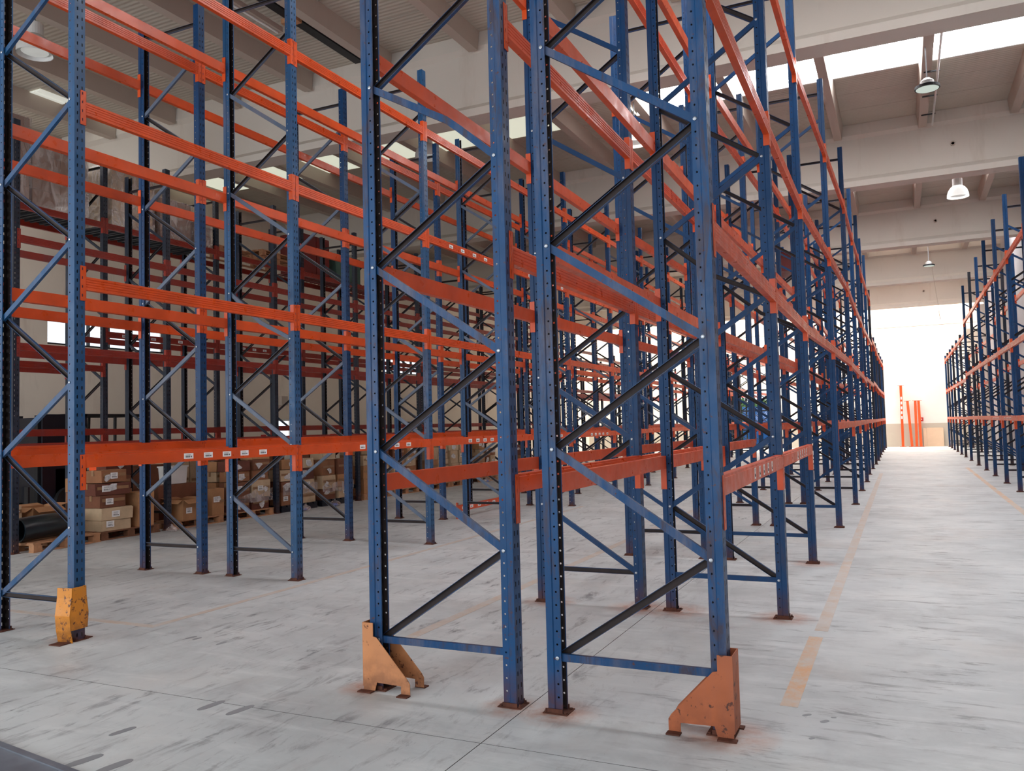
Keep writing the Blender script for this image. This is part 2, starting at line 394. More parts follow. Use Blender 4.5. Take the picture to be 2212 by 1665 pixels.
# roof sheets between girders, a roof light in the middle of each bay
bays = list(zip([YB]+GY, GY+[YF]))
ce = ob('ceiling', MB().box(XL-.3, XR+.3, YB, YF, ZC+.2, ZC+.32).mesh('ceiling', 'roof_sheet'), kind='structure')
for bi, (a, b_) in enumerate(bays):
    mid = (a+b_)/2 + (.45 if bi == 2 else .3)
    sk = (mid-1.3, mid+.45)
    y = a
    while y < b_-.01:
        if bi < 6 and sk[0]-.01 <= y < sk[1]-.01:
            y = sk[1]; continue
        nx = min(y+1.06, b_)
        if y < sk[0] and bi < 6: nx = min(nx, sk[0])
        far_ = (bi == 6) or (bi == 5 and y > sk[1]+1.0) or (bi == 4 and y > sk[1]+1.2)
        ob('roof_light' if far_ else 'roof_panel', MB().box(XL, XR, y+.008, nx-.008, ZC, ZC+.05).mesh('roof_panel', ('roof_light_dim' if bi in (4, 5) else 'skylight_far') if far_ else 'roof_sheet'), ce)
        y = nx
    if bi in (1, 2, 3, 4, 5):
        x0 = -5.3
        ob('roof_light', MB().box(x0, XR-.1, sk[0]+.01, sk[1]-.01, ZC+.12, ZC+.15).mesh('roof_light', 'skylight_panel'), ce)
        if bi == 1:
            ob('roof_panel', MB().box(-15.2, x0-.02, sk[0]+.01, sk[1]-.01, ZC, ZC+.05).mesh('roof_panel', 'roof_sheet'), ce)
            ob('roof_light', MB().box(XL, -15.22, sk[0]+.01, sk[1]-.5, ZC+.02, ZC+.05).mesh('roof_light', 'skylight_panel'), ce)  # extra panel added out of view to light the left wall
            ob('roof_panel', MB().box(XL, -15.22, sk[1]-.49, sk[1]-.01, ZC, ZC+.05).mesh('roof_panel', 'roof_sheet'), ce)
        else:
            ob('roof_panel', MB().box(-7.2, x0-.02, sk[0]+.01, sk[1]-.01, ZC, ZC+.05).mesh('roof_panel', 'roof_sheet'), ce)
            ob('roof_light', MB().box(XL, -7.22, sk[0]+.01, sk[1]-.01, ZC, ZC+.05).mesh('roof_light', 'roof_light_cream'), ce)
        ob('roof_light_edge', MB().box(x0, XR-.1, sk[1]-.03, sk[1]+.02, ZC-.02, ZC+.12).mesh('edge', 'white_plastic'), ce)
for (x, y) in ((-16.3, 11.4), (-16.3, 12.95)):
    pm = MB()
    for k in range(7): pm.prism([(x-.55+k*.16, ZC-.012), (x-.51+k*.16, ZC-.05), (x-.43+k*.16, ZC-.05), (x-.39+k*.16, ZC-.012)], y-.35, y+.35, 'y')
    ob('roof_light', pm.mesh('roof_light', 'roof_patch'), ce)
# prestressed girders and the ribs that sit on them
def girder(y, zb=7.3, zt=ZC-.001):
    p = [(-.24, zb), (.24, zb), (.24, zb+.14), (.09, zb+.26), (.09, zt-.34), (.19, zt-.26), (.19, zt), (-.19, zt), (-.19, zt-.26), (-.09, zt-.34), (-.09, zb+.26), (-.24, zb+.14)]
    mb = MB(); mb.prism([(y+u, v) for u, v in p], XL, XR, 'x')
    return mb
for i, y in enumerate(GY): struct('girder_%d' % (i+1), girder(y), 'girder_concrete')
struct('girder_7', MB().box(XL, XR, 49.7, 50.05, 6.55, 7.35), 'girder_concrete')
for bi, (a, b_) in enumerate(bays[1:]):
    if bi > 4: b_ = YF
    k = 0
    x = .73+1.88
    while x > XL+.3:
        rb = MB().prism([(x-.09, ZC-.34), (x+.09, ZC-.34), (x+.13, ZC-.001), (x-.13, ZC-.001)], a+.2, b_-.2, 'y')
        struct('ceiling_rib', rb, 'rib_concrete')
        x -= 1.88
# drilled hole rings in the girders above the right aisle
for i, y in enumerate(GY[2:]):
    ob('pipe_sleeve', MB().lathe([(.06, 0), (.06, .03), (.035, .03), (.035, 0)], 12).xf(Matrix.Translation((1.35 if i == 0 else 1.25, y-.09, 8.05)) @ Matrix.Rotation(PI/2, 4, 'X')).mesh('sleeve', 'rib_concrete'), bpy.data.objects['girder_%d' % (i+3)])

# ------------------------------------------------------------------ pallet racking
def ring(kind, cu, cv, a, b_):
    if kind == 'rect': return [(cu-a, cv-b_), (cu+a, cv-b_), (cu+a, cv+b_), (cu-a, cv+b_)]
    return [(cu+a*math.cos(q*PI/4+PI/8), cv+a*math.sin(q*PI/4+PI/8)) for q in range(8)]
def holed(mb, P, u0, u1, v0, v1, holes, k=0, dz=0.0):
    """Strip u0..u1 along height, cut into cells, one hole per cell. P maps (u,v)->xyz. holes: list of (cu,cv,kind,a,b)."""
    holes = sorted(holes); edges = [u0] + [(p[0]+q[0])/2 for p, q in zip(holes, holes[1:])] + [u1]
    for (cu, cv, kind, a, b_), e0, e1 in zip(holes, edges, edges[1:]):
        c = [(e0, v0), (e1, v0), (e1, v1), (e0, v1)]; h = ring(kind, cu, cv, a, b_)
        if kind == 'rect':
            mb.add([P(*p) for p in c+h], [(i, (i+1) % 4, 4+(i+1) % 4, 4+i) for i in range(4)], k)
        else:
            # octagon verts start at 22.5 deg
            v = [P(*p) for p in c+h]
            hh = lambda i: 4+i % 8
            f = [(1, 2, hh(0), hh(7)), (2, hh(1), hh(0)), (2, 3, hh(2), hh(1)), (3, hh(3), hh(2)), (3, 0, hh(4), hh(3)), (0, hh(5), hh(4)), (0, 1, hh(6), hh(5)), (1, hh(7), hh(6))]
            mb.add(v, f, k)
UP_CACHE = {}
def upright_mesh(H, detail, mat):
    key = (H, detail, mat)
    if key in UP_CACHE: return UP_CACHE[key]
    mb = MB(); T = .003
    zs = []
    n = int((H-.06)/.075)
    def plate(P, v0, v1, holes):
        if detail and holes: holed(mb, P, 0, H, v0, v1, holes)
        else: mb.add([P(0, v0), P(H, v0), P(H, v1), P(0, v1)], [(0, 1, 2, 3)])
    for off in (0, T):
        n_before = len(mb.f)
        # web, two halves each with a column of slots
        X = .045-off
        hw = .05-off
        for s_ in (-1, 1):
            hs = [(.045+.075*i, s_*.022, 'rect', .014, .0055) for i in range(n)]
            plate(lambda u, v: (X, v, u), min(0, s_*hw), max(0, s_*hw), hs)
            Y = s_*hw; Y2 = s_*(.044-off)
            plate(lambda u, v: (v, Y, u), .006, X, [])
            mb.add([(.006, Y, 0), (.006, Y, H), (.000, Y2, H), (.000, Y2, 0)], [(0, 1, 2, 3)])
            hs = [(.02+.075*i, -.019, 'oct', .0062, 0) for i in range(n)]
            plate(lambda u, v: (v, Y2, u), -.038, .0, hs)
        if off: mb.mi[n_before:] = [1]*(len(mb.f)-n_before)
    if detail:
        for s_ in (-1, 1):   # returned lips and cut ends
            mb.box(-.041, -.038, min(s_*.044, s_*.034), max(s_*.044, s_*.034), 0, H)
            mb.box(.042, .045, min(0, s_*.05), max(0, s_*.05), H-.002, H)
            mb.box(.0, .045, min(s_*.05, s_*.047), max(s_*.05, s_*.047), H-.002, H)
            mb.box(-.038, .0, min(s_*.044, s_*.041), max(s_*.044, s_*.041), H-.002, H)
    else:
        for s_ in (-1, 1): mb.box(-.041, -.038, min(s_*.044, s_*.034), max(s_*.044, s_*.034), 0, H)
    UP_CACHE[key] = mb.mesh('upright', [mat, 'inner_face_dark']); return UP_CACHE[key]
def channel(mb, pts, wd, dp, y0, sgn, t=.0028):
    """U channel along polyline pts (x,z): back plate at y0, flanges of depth dp pointing to sgn*y."""
    nrm = []
    for i in range(len(pts)):
        a = Vector(pts[max(i-1, 0)]); b_ = Vector(pts[min(i+1, len(pts)-1)]); d = (b_-a).normalized(); nrm.append(Vector((-d.y, d.x)))
    sec = [(-wd/2, dp), (-wd/2, 0), (wd/2, 0), (wd/2, dp), (wd/2-t, dp), (wd/2-t, t), (-wd/2+t, t), (-wd/2+t, dp)]
    v = []; n = len(sec)
    for p, q in zip(pts, nrm):
        for s_, d in sec: v.append((p[0]+q.x*s_, y0+sgn*d, p[1]+q.y*s_))
    f = []
    for i in range(len(pts)-1):
        for j in range(n): f.append((i*n+j, i*n+(j+1) % n, (i+1)*n+(j+1) % n, (i+1)*n+j))
    ns = len(f)
    for e in (0, (len(pts)-1)*n): f += [(e, e+1, e+6, e+7), (e+1, e+2, e+5, e+6), (e+2, e+3, e+4, e+5)]
    mb.add(v, f)
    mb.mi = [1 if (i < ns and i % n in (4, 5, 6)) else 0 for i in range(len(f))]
    return mb
D = .94
BR = {}
def brace_mesh(kind, k, start, mat, bent=False, flip=False):
    key = (kind, k, start, mat, bent, flip)
    if key in BR: return BR[key]
    mb = MB(); hx = D/2-.018
    if kind == 'h': channel(mb, [(-hx, k), (hx, k)], .042, .024, -.028 if flip else -.004, 1 if flip else -1)
    else:
        z0 = .317+.6*k; up = (k % 2 == 0) == (start < 0)
        p0, p1 = ((-hx, z0), (hx, z0+.6)) if up else ((hx, z0), (-hx, z0+.6))
        pts = [p0, p1]
        if bent: pts = [p0, (p0[0]*.72+p1[0]*.28, z0+.6*.28+.05), (p0[0]*.62+p1[0]*.38, z0+.6*.38+.062), p1] if bent == 1 else [p0, (p0[0]*.5+p1[0]*.5, z0+.22), p1]
        p_ = 1 if up else -1
        channel(mb, pts, .044, .026, .028 if up != flip else -.028, -1 if up != flip else 1)
    BR[key] = mb.mesh('brace', [mat, 'inner_face_dark']); return BR[key]
BP = MB(); BP.box(-.075, .075, -.065, .065, 0, .006); BP.box(-.045, .05, -.056, -.0502, .006, .03); BP.box(-.045, .05, .0502, .056, .006, .03)
for q in (-.055, .055):
    BP.lathe([(.011, .006), (.011, .014), (.006, .014), (.006, .024)], 6, (.062, q*.75, 0)); BP.lathe([(.011, .006), (.011, .014)], 6, (-.06, q*.75, 0))
BP = BP.mesh('base_plate', 'rust')
BOLT = {}
def bolt_mesh(side):
    if side not in BOLT:
        BOLT[side] = MB().lathe([(.011, 0), (.011, .006), (.006, .008)], 8).xf(Matrix.Rotation(PI/2, 4, 'X')).mesh('bolt', 'steel')
    return BOLT[side]
NFR = [0]
def frame(x, y, H, start, mat, label, detail=True, brace_mat=None, bent=None, group='pallet rack frames', bolts=False, flip=False, hflip=False):
    t = thing('rack_ladder', label, 'rack frame', (x, y, 0), (0, 0, 0), group)
    um = upright_mesh(H, detail, mat)
    for s_ in (1, -1):
        ob('upright', um, t, (s_*D/2, 0, 0), (0, 0, 0 if s_ > 0 else PI))
        ob('base_plate', BP, t, (s_*D/2, 0, 0), (0, 0, 0 if s_ > 0 else PI))
    bm_ = brace_mat or mat
    ob('brace', brace_mesh('h', .317, 0, bm_, False, hflip), t)
    k = 0
    while .317+.6*(k+1) < H-.15:
        ob('brace', brace_mesh('d', k, start, bm_, (bent or {}).get(k, False), flip), t)
        if bolts:
            for kk, xx in ((k, -1 if (k % 2 == 0) == (start < 0) else 1),):
                ob('bolt', bolt_mesh(0), t, (xx*(D/2-.019), -.044, .317+.6*k))
        k += 1
    ob('brace', brace_mesh('h', round(min(H-.1, .317+.6*k+.4), 3), 0, bm_), t)
    NFR[0] += 1
    return t
# ---- beams
RAILS = {}
def rail_data(L, style):
    key = (round(L, 2), style)
    if key in RAILS: return RAILS[key]
    L = key[0]
    h = .112
    if style == 'ribbed':
        p = [(0, -h), (0, -h+.012)]
        for i in range(4):
            z = -h+.018+i*.021; p += [(0, z), (-.004, z+.003), (-.004, z+.008), (0, z+.011)]
        p += [(0, -.003), (-.003, 0), (-.05, 0), (-.05, -h)]
    else:
        p = [(0, -h), (0, -.018), (-.006, -.016), (-.006, -.002), (-.01, 0), (-.05, 0), (-.05, -h)]
    q = MB(); q.prism(p, .056, L-.056, 'y'); RAILS[key] = (q.v, q.f, q.mesh('rail', 'orange'), q)
    return RAILS[key]
def conn(side, detail=True):
    q = MB(); s_ = side
    a, b_ = (.003, .058)
    if detail:
        hs = [(-.27+.075*i+.02, .0225, 'rect', .012, .005) for i in range(4)]
        for X in (0, -.004): holed(q, lambda u, v: (X, s_*v, u), -.295, 0, a, b_, hs)
        q.box(-.004, 0, min(s_*a, s_*(a+.001)), max(s_*a, s_*(a+.001)), -.295, 0); q.box(-.004, 0, min(s_*a, s_*b_), max(s_*a, s_*b_), -.001, 0); q.box(-.004, 0, min(s_*a, s_*b_), max(s_*a, s_*b_), -.295, -.294)
    else: q.box(-.004, 0, min(s_*a, s_*b_), max(s_*a, s_*b_), -.295, 0)
    q.box(-.05, 0, min(s_*.0535, s_*.058), max(s_*.0535, s_*.058), -.295, 0)
    return q
CONN = {s_: conn(s_) for s_ in (1, -1)}; CONN_LO = {s_: conn(s_, False) for s_ in (1, -1)}
CM = {}
def conn_mesh(s_, mat):
    if (s_, mat) not in CM: CM[(s_, mat)] = CONN[s_].mesh('end_connector', mat)
    return CM[(s_, mat)]
RM = {}
def rail_mesh(L, style, mat):
    key = (round(L, 2), style, mat)
    if key not in RM: RM[key] = rail_data(L, style)[3].mesh('rail', mat)
    return RM[key]
def sticker(w_, h_, tall=False):
    q = MB(); q.box(0, .0008, -w_/2, w_/2, -h_/2, h_/2, 0)
    if not tall:
        for i in range(9): q.box(.0008, .0012, -w_*.32+i*w_*.055, -w_*.32+i*w_*.055+w_*(.03 if i % 3 else .042), -h_*.28, h_*.06, 1)
        q.box(.0008, .0012, w_*.22, w_*.32, -h_*.26, h_*.02, 1); q.box(.0008, .0012, -w_*.35, w_*.2, h_*.2, h_*.25, 1)
    else:
        for i in range(6): q.box(.0008, .0012, -w_*.3+i*w_*.09, -w_*.3+i*w_*.09+w_*.05, -h_*.3, -h_*.02, 1)
        for i in range(3): q.box(.0008, .0012, -w_*.3, w_*.3, h_*(.1+.1*i), h_*(.13+.1*i), 1)
        q.box(.0008, .0012, w_*.26, w_*.36, -h_*.3, -h_*.18, 1)
    return q.mesh('label_sticker', ['sticker_white', 'ink'])
ST_WIDE = sticker(.115, .052); ST_TALL = sticker(.06, .075, True)
BEAMS = []   # collected first, the 300 nearest become objects of their own
def beam(p0, p1, out, zt, style, mat, label, stickers=None, rest=None):
    """p0,p1: post centres (x,y), out +1/-1 side the beam faces, zt top of connectors."""
    BEAMS.append(dict(p0=p0, p1=p1, out=out, zt=zt, style=style, mat=mat, label=label, st=stickers))
def build_beams(limit=300):
    cam_p = Vector((0, 0, CAM_H))
    def key(b_):
        c = Vector(((b_['p0'][0]+b_['p1'][0])/2, (b_['p0'][1]+b_['p1'][1])/2, b_['zt'])); return (c-cam_p).length
    BEAMS.sort(key=key)
    rest = {}
    for i, b_ in enumerate(BEAMS):
        a = Vector(b_['p0']); c = Vector(b_['p1'])
        if b_['out'] < 0: a, c = c, a
        d = c-a; L = round(d.length, 2); ang = math.atan2(-d.x, d.y)
        n = Vector((math.cos(ang), math.sin(ang)))
        o = a+n*.0505
        low = .0 if b_['style'] == 'plain' else -.088
        if i < limit:
            t = thing('rack_beam', b_['label'], 'rack beam', (o.x, o.y, b_['zt']), (0, 0, ang), 'orange pallet rack beams')
            ob('rail', rail_mesh(L, b_['style'], b_['mat']), t, (0, 0, low))
            ob('end_connector', conn_mesh(1, b_['mat']), t); ob('end_connector', conn_mesh(-1, b_['mat']), t, (0, L, 0))
            if b_['st']:
                for (yy, kind) in b_['st']:
                    ob('label_sticker', ST_TALL if kind == 't' else ST_WIDE, t, (.0003, L*yy, low-.06))
        else:
            mb = rest.setdefault(b_['mat'], MB())
            M = Matrix.Translation((o.x, o.y, b_['zt'])) @ Matrix.Rotation(ang, 4, 'Z')
            dd_ = MB().box(-.05, 0, .056, L-.056, -.112, 0)
            mb.merge(dd_.v, dd_.f, M @ Matrix.Translation((0, 0, low)))
            for s_, yy in ((1, 0), (-1, L)): mb.merge(CONN_LO[s_].v, CONN_LO[s_].f, M @ Matrix.Translation((0, yy, 0)))
    out = MB(); mats = list(rest)
    for k, mname in enumerate(mats): out.add(rest[mname].v, rest[mname].f, k)
    if mats: tag(ob('distant_rack_beams', out.mesh('distant_rack_beams', mats), kind='stuff'), 'rack beams in the far bays beyond those that can be told apart', 'rack beams')

ORD = ['first', 'second', 'third', 'fourth', 'fifth', 'sixth', 'seventh', 'eighth', 'ninth', 'tenth', 'eleventh', 'twelfth', 'thirteenth', 'fourteenth', 'fifteenth', 'sixteenth', 'seventeenth', 'eighteenth']
LEV = ['lowest', 'second', 'third', 'top']
YAB = [4.53, 7.31, 10.17, 13.6, 17.25, 20.5, 23.3, 26.4, 29.2, 32.05, 34.8, 37.6, 40.5, 43.3, 46.0, 48.7]
DXA = [0, -.037, -.068, -.006, .05, .03, .035, -.01, .0, .02, .03, .02, 0, .02, .04, .06]
YC = [4.70, 7.45, 10.36, 13.2, 16.0, 18.85, 21.65, 24.5, 27.3, 30.1, 32.9, 35.8, 38.7, 41.5, 44.3, 47.1]
YE = [7.85, 10.63, 13.42, 16.25, 19.05, 21.9, 24.7, 27.5, 30.3, 33.1, 35.9, 38.7, 41.5, 44.3, 47.1]
YFR = [17.75, 20.6, 23.1, 25.8, 28.4, 31.2, 34.4, 37.3, 39.9, 42.7, 45.1, 47.5, 49.8]
rows = [
    # name, x centre, ys, dx, (mat), levels(near), label piece, tall limit
    dict(n='A', x=-2.642, ys=YAB, dx=DXA, mat='blue', lab="left half of the centre rack", bmat='orange', lev=[1.364, 2.855, 4.29, 5.92], lev2=[1.6, 2.95, 4.5], lim=33, H=6.95, H2=4.75),
    dict(n='B', x=-1.410, ys=YAB, dx=DXA, mat='blue', lab="right half of the centre rack", bmat='orange', lev=[1.364, 2.855, 4.29, 5.92], lev2=[1.6, 2.95, 4.5], lim=33, H=6.95, H2=4.75),
    dict(n='C', x=-6.698, ys=YC, dx=None, mat='blue_grey', lab="right half of the left rack", bmat='orange', lev=[1.51, 3.10, 4.60, 6.18], lev2=[1.55, 3.1, 4.6], lim=34, H=6.95, H2=4.75),
    dict(n='D', x=-8.125, ys=YC, dx=None, mat='blue', lab="left half of the left rack", bmat='orange', lev=[1.58, 3.17, 4.76, 6.26], lev2=[1.6, 3.1, 4.6], lim=34, H=6.95, H2=4.75),
    dict(n='E', x=-12.20, ys=YE, dx=None, mat='blue_shaded', lab="right half of the wall-side rack", bmat='shaded_rusty_orange', lev=[1.58, 3.16, 4.77], lev2=[1.6, 3.1, 4.6], lim=34, H=6.4, H2=4.75),
    dict(n='G', x=-13.80, ys=YE, dx=None, mat='blue_shaded', lab="left half of the wall-side rack", bmat='shaded_rusty_orange', lev=[1.81, 3.70, 5.73], lev2=[1.6, 3.1, 4.6], lim=34, H=6.8, H2=4.75),
    dict(n='F', x=1.725+.94, ys=YFR, dx=None, mat='blue', lab="far right rack", bmat='orange', lev=[1.62, 3.27, 5.17], lev2=[1.6, 3.1, 4.72], lim=36, H=6.4, H2=4.85),
]
ROW = {r_['n']: r_ for r_ in rows}
for r_ in rows:
    ys = r_['ys']; n = r_['n']
    for i, y in enumerate(ys):
        x = r_['x'] + (r_['dx'][i] if r_['dx'] else 0)
        tall = y < r_['lim']; H = r_['H'] if tall else r_['H2']
        if n in 'AB' and i == 9: H = 6.2
        mat = r_['mat']; bm_ = None; bent = None
        start = 1
        if i == 0: start = -1
        elif i > 3 and R.random() < .3: start = -1
        if n in 'AB' and i == 0: mat = 'blue_front'
        if n in 'CD' and i > 0: bm_ = 'galvanised_brace'
        if n == 'C' and i in (0,): mat = 'blue_grey'
        if n in 'CD' and i >= 4: mat = 'blue'
        if n in 'ABCDF' and y > 30 and i % 2: mat = 'blue_shaded'
        if n == 'A' and i == 0: bent = {5: 0, 6: 1}
        if n == 'A' and i == 0: bent = {5: 1}
        if n == 'C' and i == 1: bent = {4: 2}
        if n == 'B' and i in (1, 2): bent = {4: 2}
        tall_w = '' if tall else 'short '
        label = '%sblue rack frame, %s from the front in the %s' % (tall_w, ORD[i], r_['lab'])
        if n in 'EG': label = 'shaded blue rack frame, %s from the front in the %s' % (ORD[i], r_['lab'])
        if i == 0 and n == 'A': label = 'nearest blue end frame on the left of the centre rack, top brace bent'
        if i == 0 and n == 'B': label = 'nearest blue end frame on the right of the centre rack'
        if i == 0 and n == 'C': label = 'blue end frame with a yellow guard at the left edge'
        if n in 'DG': label = label.replace(ORD[i]+' from the front', ORD[i-1]+' in view') if i else 'rack frame just outside the left edge, %s' % r_['lab']
        frame(x, y, H, start, mat, label, y < 27, bm_, bent, bolts=(y < 9), flip=(n == 'B' and i > 0) or (n == 'C' and i == 0) or n == 'D', hflip=(n in 'AB' and i == 0) or (n == 'B' and i < 4))
    for i, (y0, y1) in enumerate(zip(ys, ys[1:])):
        x0 = r_['x'] + (r_['dx'][i] if r_['dx'] else 0); x1 = r_['x'] + (r_['dx'][i+1] if r_['dx'] else 0)
        lev = r_['lev'] if y1 < r_['lim'] else r_['lev2']
        for k, z in enumerate(lev):
            if n == 'G' and i == 0 and k == 1: z = 3.06
            if n in 'AB' and k == 0 and i >= 3 and y1 < r_['lim']: z = 1.6
            for s_ in (1, -1):
                if n == 'B' and i == 2 and k == 0: continue
                if n == 'F' and s_ > 0 and k == 0 and i < 2: continue
                style = 'plain' if (k == 0 or (n in 'AB' and i > 6)) else 'ribbed'
                st = None
                if k == 0 and ((n == 'C' and s_ > 0 and i < 5)): st = [(q, 'w') for q in (.42, .51, .60, .69, .79)]
                if k == 0 and n == 'B' and s_ > 0 and i in (0, 1): st = [(q, 't') for q in (.42, .50, .575, .655, .735)]
                if k == 2 and n in 'C' and s_ > 0 and i == 3: st = [(q, 'w') for q in (.3, .45, .6, .73, .88)]
                if n == 'C' and s_ > 0 and i == 2 and k == 2: st = [(q, 'w') for q in (.25, .38, .52, .66, .8)]
                if n == 'F' and s_ < 0 and k < 2 and i > 0: st = [(q, 'w') for q in (.3, .42, .54, .66, .78)]
                if n == 'B' and s_ > 0 and i in (3, 5) and k == 2: st = [(q, 'w') for q in (.3, .42, .54, .66, .78)]
                if n == 'G' and s_ > 0 and k == 1 and i in (1, 2): st = [(q, 'w') for q in (.15, .27, .39, .51, .63)]
                face = 'right' if s_ > 0 else 'left'
                col_w = 'shaded orange' if r_['bmat'] == 'shaded_rusty_orange' else 'orange'
                lvl = LEV[k] if k < len(lev)-1 else 'top'
                label = '%s beam, %s level, %s bay, %s face, %s' % (col_w, lvl, ORD[i], face, r_['lab'])
                beam((x0+s_*D/2, y0), (x1+s_*D/2, y1), s_, z + R.uniform(-.006, .006), style, r_['bmat'], label, st)
build_beams()
# a beam left at floor level inside the left rack
t = thing('rack_beam', 'loose orange beam with white labels lying near the floor in the left rack', 'rack beam', (-7.42, 13.3, .26), (0, 0, 0), 'orange pallet rack beams')
ob('rail', rail_mesh(2.6, 'plain', 'orange'), t, (0, 0, -.02)); ob('end_connector', conn_mesh(1, 'orange'), t, (0, 0, .033)); ob('end_connector', conn_mesh(-1, 'orange'), t, (0, 2.6, .033))
for q in (.1, .22, .34, .46, .58): ob('label_sticker', ST_WIDE, t, (.0003, 2.6*q, -.075))

# ---- post guards
def tri_guard(label, x, y, sx, gm_='guard_orange'):
    """welded guard: outer plate, two triangular cheeks falling towards the inside of the frame, feet."""
    t = thing('post_guard', label, 'post guard', (x, y, 0), (0, 0, 0 if sx > 0 else PI), 'floor-bolted guards at the centre rack end')
    X = .075; hw = .085; H = .43
    ob('front_plate', MB().box(X, X+.005, -hw, hw, .03, H).mesh('front_plate', gm_), t)
    pts = [(X, .008), (X, H), (X-.075, H), (X-.075, .345), (X-.10, .34), (X-.33, .095), (X-.345, .07), (X-.345, .008), (X-.28, .008), (X-.28, .055), (X-.1, .06), (X-.085, .008)]
    # the concave outline is split into convex quads
    for s_ in (-1, 1):
        y0 = s_*hw; y1 = y0-s_*.005; a, b_ = min(y0, y1), max(y0, y1)
        q = MB().prism(pts, a, b_, 'y')
        ob('side_plate', q.mesh('side_plate', gm_), t)
        ob('foot_plate', MB().box(X-.35, X-.275, min(y0, y0+s_*.05), max(y0, y0+s_*.05), 0, .008).mesh('foot_plate', 'rust'), t)
        ob('foot_plate', MB().box(X-.08, X+.02, min(y0, y0+s_*.045), max(y0, y0+s_*.045), 0, .008).mesh('foot_plate', 'rust'), t)
    return t
tri_guard('rusty tan triangular guard at the left foot of the nearest centre frames', -3.112, 4.53, -1, 'guard_tan')
tri_guard('rusty orange triangular guard at the right foot of the nearest centre frames', -.94, 4.53, 1)
t = thing('post_guard', 'battered yellow box guard round the foot of the left post', 'post guard', (-6.228, 4.66, 0), (0, 0, .08))
q = MB()
prof = [(0, .075), (.1, .095), (.22, .105), (.36, .085), (.44, .082)]
for (z0, w0_), (z1, w1_) in zip(prof, prof[1:]):
    for s_ in (-1, 1):
        v = [(-.06, s_*w0_, z0), (.085, s_*(w0_-.012), z0), (.085, s_*(w1_-.012), z1), (-.06, s_*w1_, z1)]
        v2 = [(a, b_-s_*.005, c) for a, b_, c in v]
        if s_ < 0 or z0 > .05: q.add(v+v2, [(0, 1, 2, 3), (7, 6, 5, 4), (0, 4, 5, 1), (2, 6, 7, 3), (1, 5, 6, 2), (0, 3, 7, 4)])
    if z0 > .05:
        v = [(.085, -(w0_-.012), z0), (.085, (w0_-.012), z0), (.085, (w1_-.012), z1), (.085, -(w1_-.012), z1)]; v2 = [(a-.005, b_, c) for a, b_, c in v]
        q.add(v+v2, [(0, 1, 2, 3), (7, 6, 5, 4), (0, 4, 5, 1), (2, 6, 7, 3), (1, 5, 6, 2), (0, 3, 7, 4)])
ob('guard_shell', q.mesh('guard_shell', 'guard_yellow'), t)
ob('foot_plate', MB().box(-.05, .07, -.17, -.068, 0, .008).mesh('foot_plate', 'rust'), t); ob('foot_plate', MB().box(-.05, .07, .068, .15, 0, .008).mesh('foot_plate', 'rust'), t)

# ---- steel dock plate at the bottom left corner
t = thing('dock_plate', 'dark steel plate edge on the floor in the bottom left corner', 'steel plate', (-4.2, 2.708, 0), (0, 0, -.141))
ob('plate', MB().box(-1.9, .9, -1.4, .16, .0, .012).mesh('plate', 'plate_steel'), t)
ob('edge_bar', MB().box(-1.9, .9, .16, .2, .0, .02).mesh('edge_bar', 'plate_steel'), t)

# ------------------------------------------------------------------ pallets and goods along the wall-side rack
WB = {}
def wood_mesh(key, dims, mat):
    k = (key, dims, mat)
    if k not in WB: WB[k] = MB().box(-dims[0]/2, dims[0]/2, -dims[1]/2, dims[1]/2, 0, dims[2]).mesh(key, mat)
    return WB[k]
def pallet(x, y, label, rot=0, z=0, mat='wood', group='wooden pallets'):
    """1.2 m along x, 0.8 m... turned so its long side runs along y."""
    t = thing('pallet', label, 'pallet', (x, y, z), (0, 0, rot), group)
    for i in range(3): ob('bottom_board', wood_mesh('bottom_board', (.1, 1.2, .02), mat), t, (-.36+.36*i, 0, 0))
    for i in range(3):
        for j in range(3): ob('block', wood_mesh('block', (.1, .14, .08), mat), t, (-.35+.35*i, -.52+.52*j, .02))
    for j in range(3): ob('stringer_board', wood_mesh('stringer_board', (.8, .12, .02), mat), t, (0, -.53+.53*j, .10))
    for i in range(5): ob('deck_board', wood_mesh('deck_board', (.125, 1.2, .02), mat), t, (-.34+.17*i, 0, .12))
    return t
def plastic_pallet(x, y, label):
    t = thing('pallet', label, 'pallet', (x, y, 0), (0, 0, 0), 'black plastic pallets')
    for i in range(3): ob('skid', wood_mesh('skid', (.1, 1.15, .1), 'black_plastic'), t, (-.34+.34*i, 0, 0))
    for i in range(7): ob('deck_board', wood_mesh('deck_board', (.8, .12, .035), 'black_plastic'), t, (0, -.51+.17*i, .1))
    return t
NC = [0]
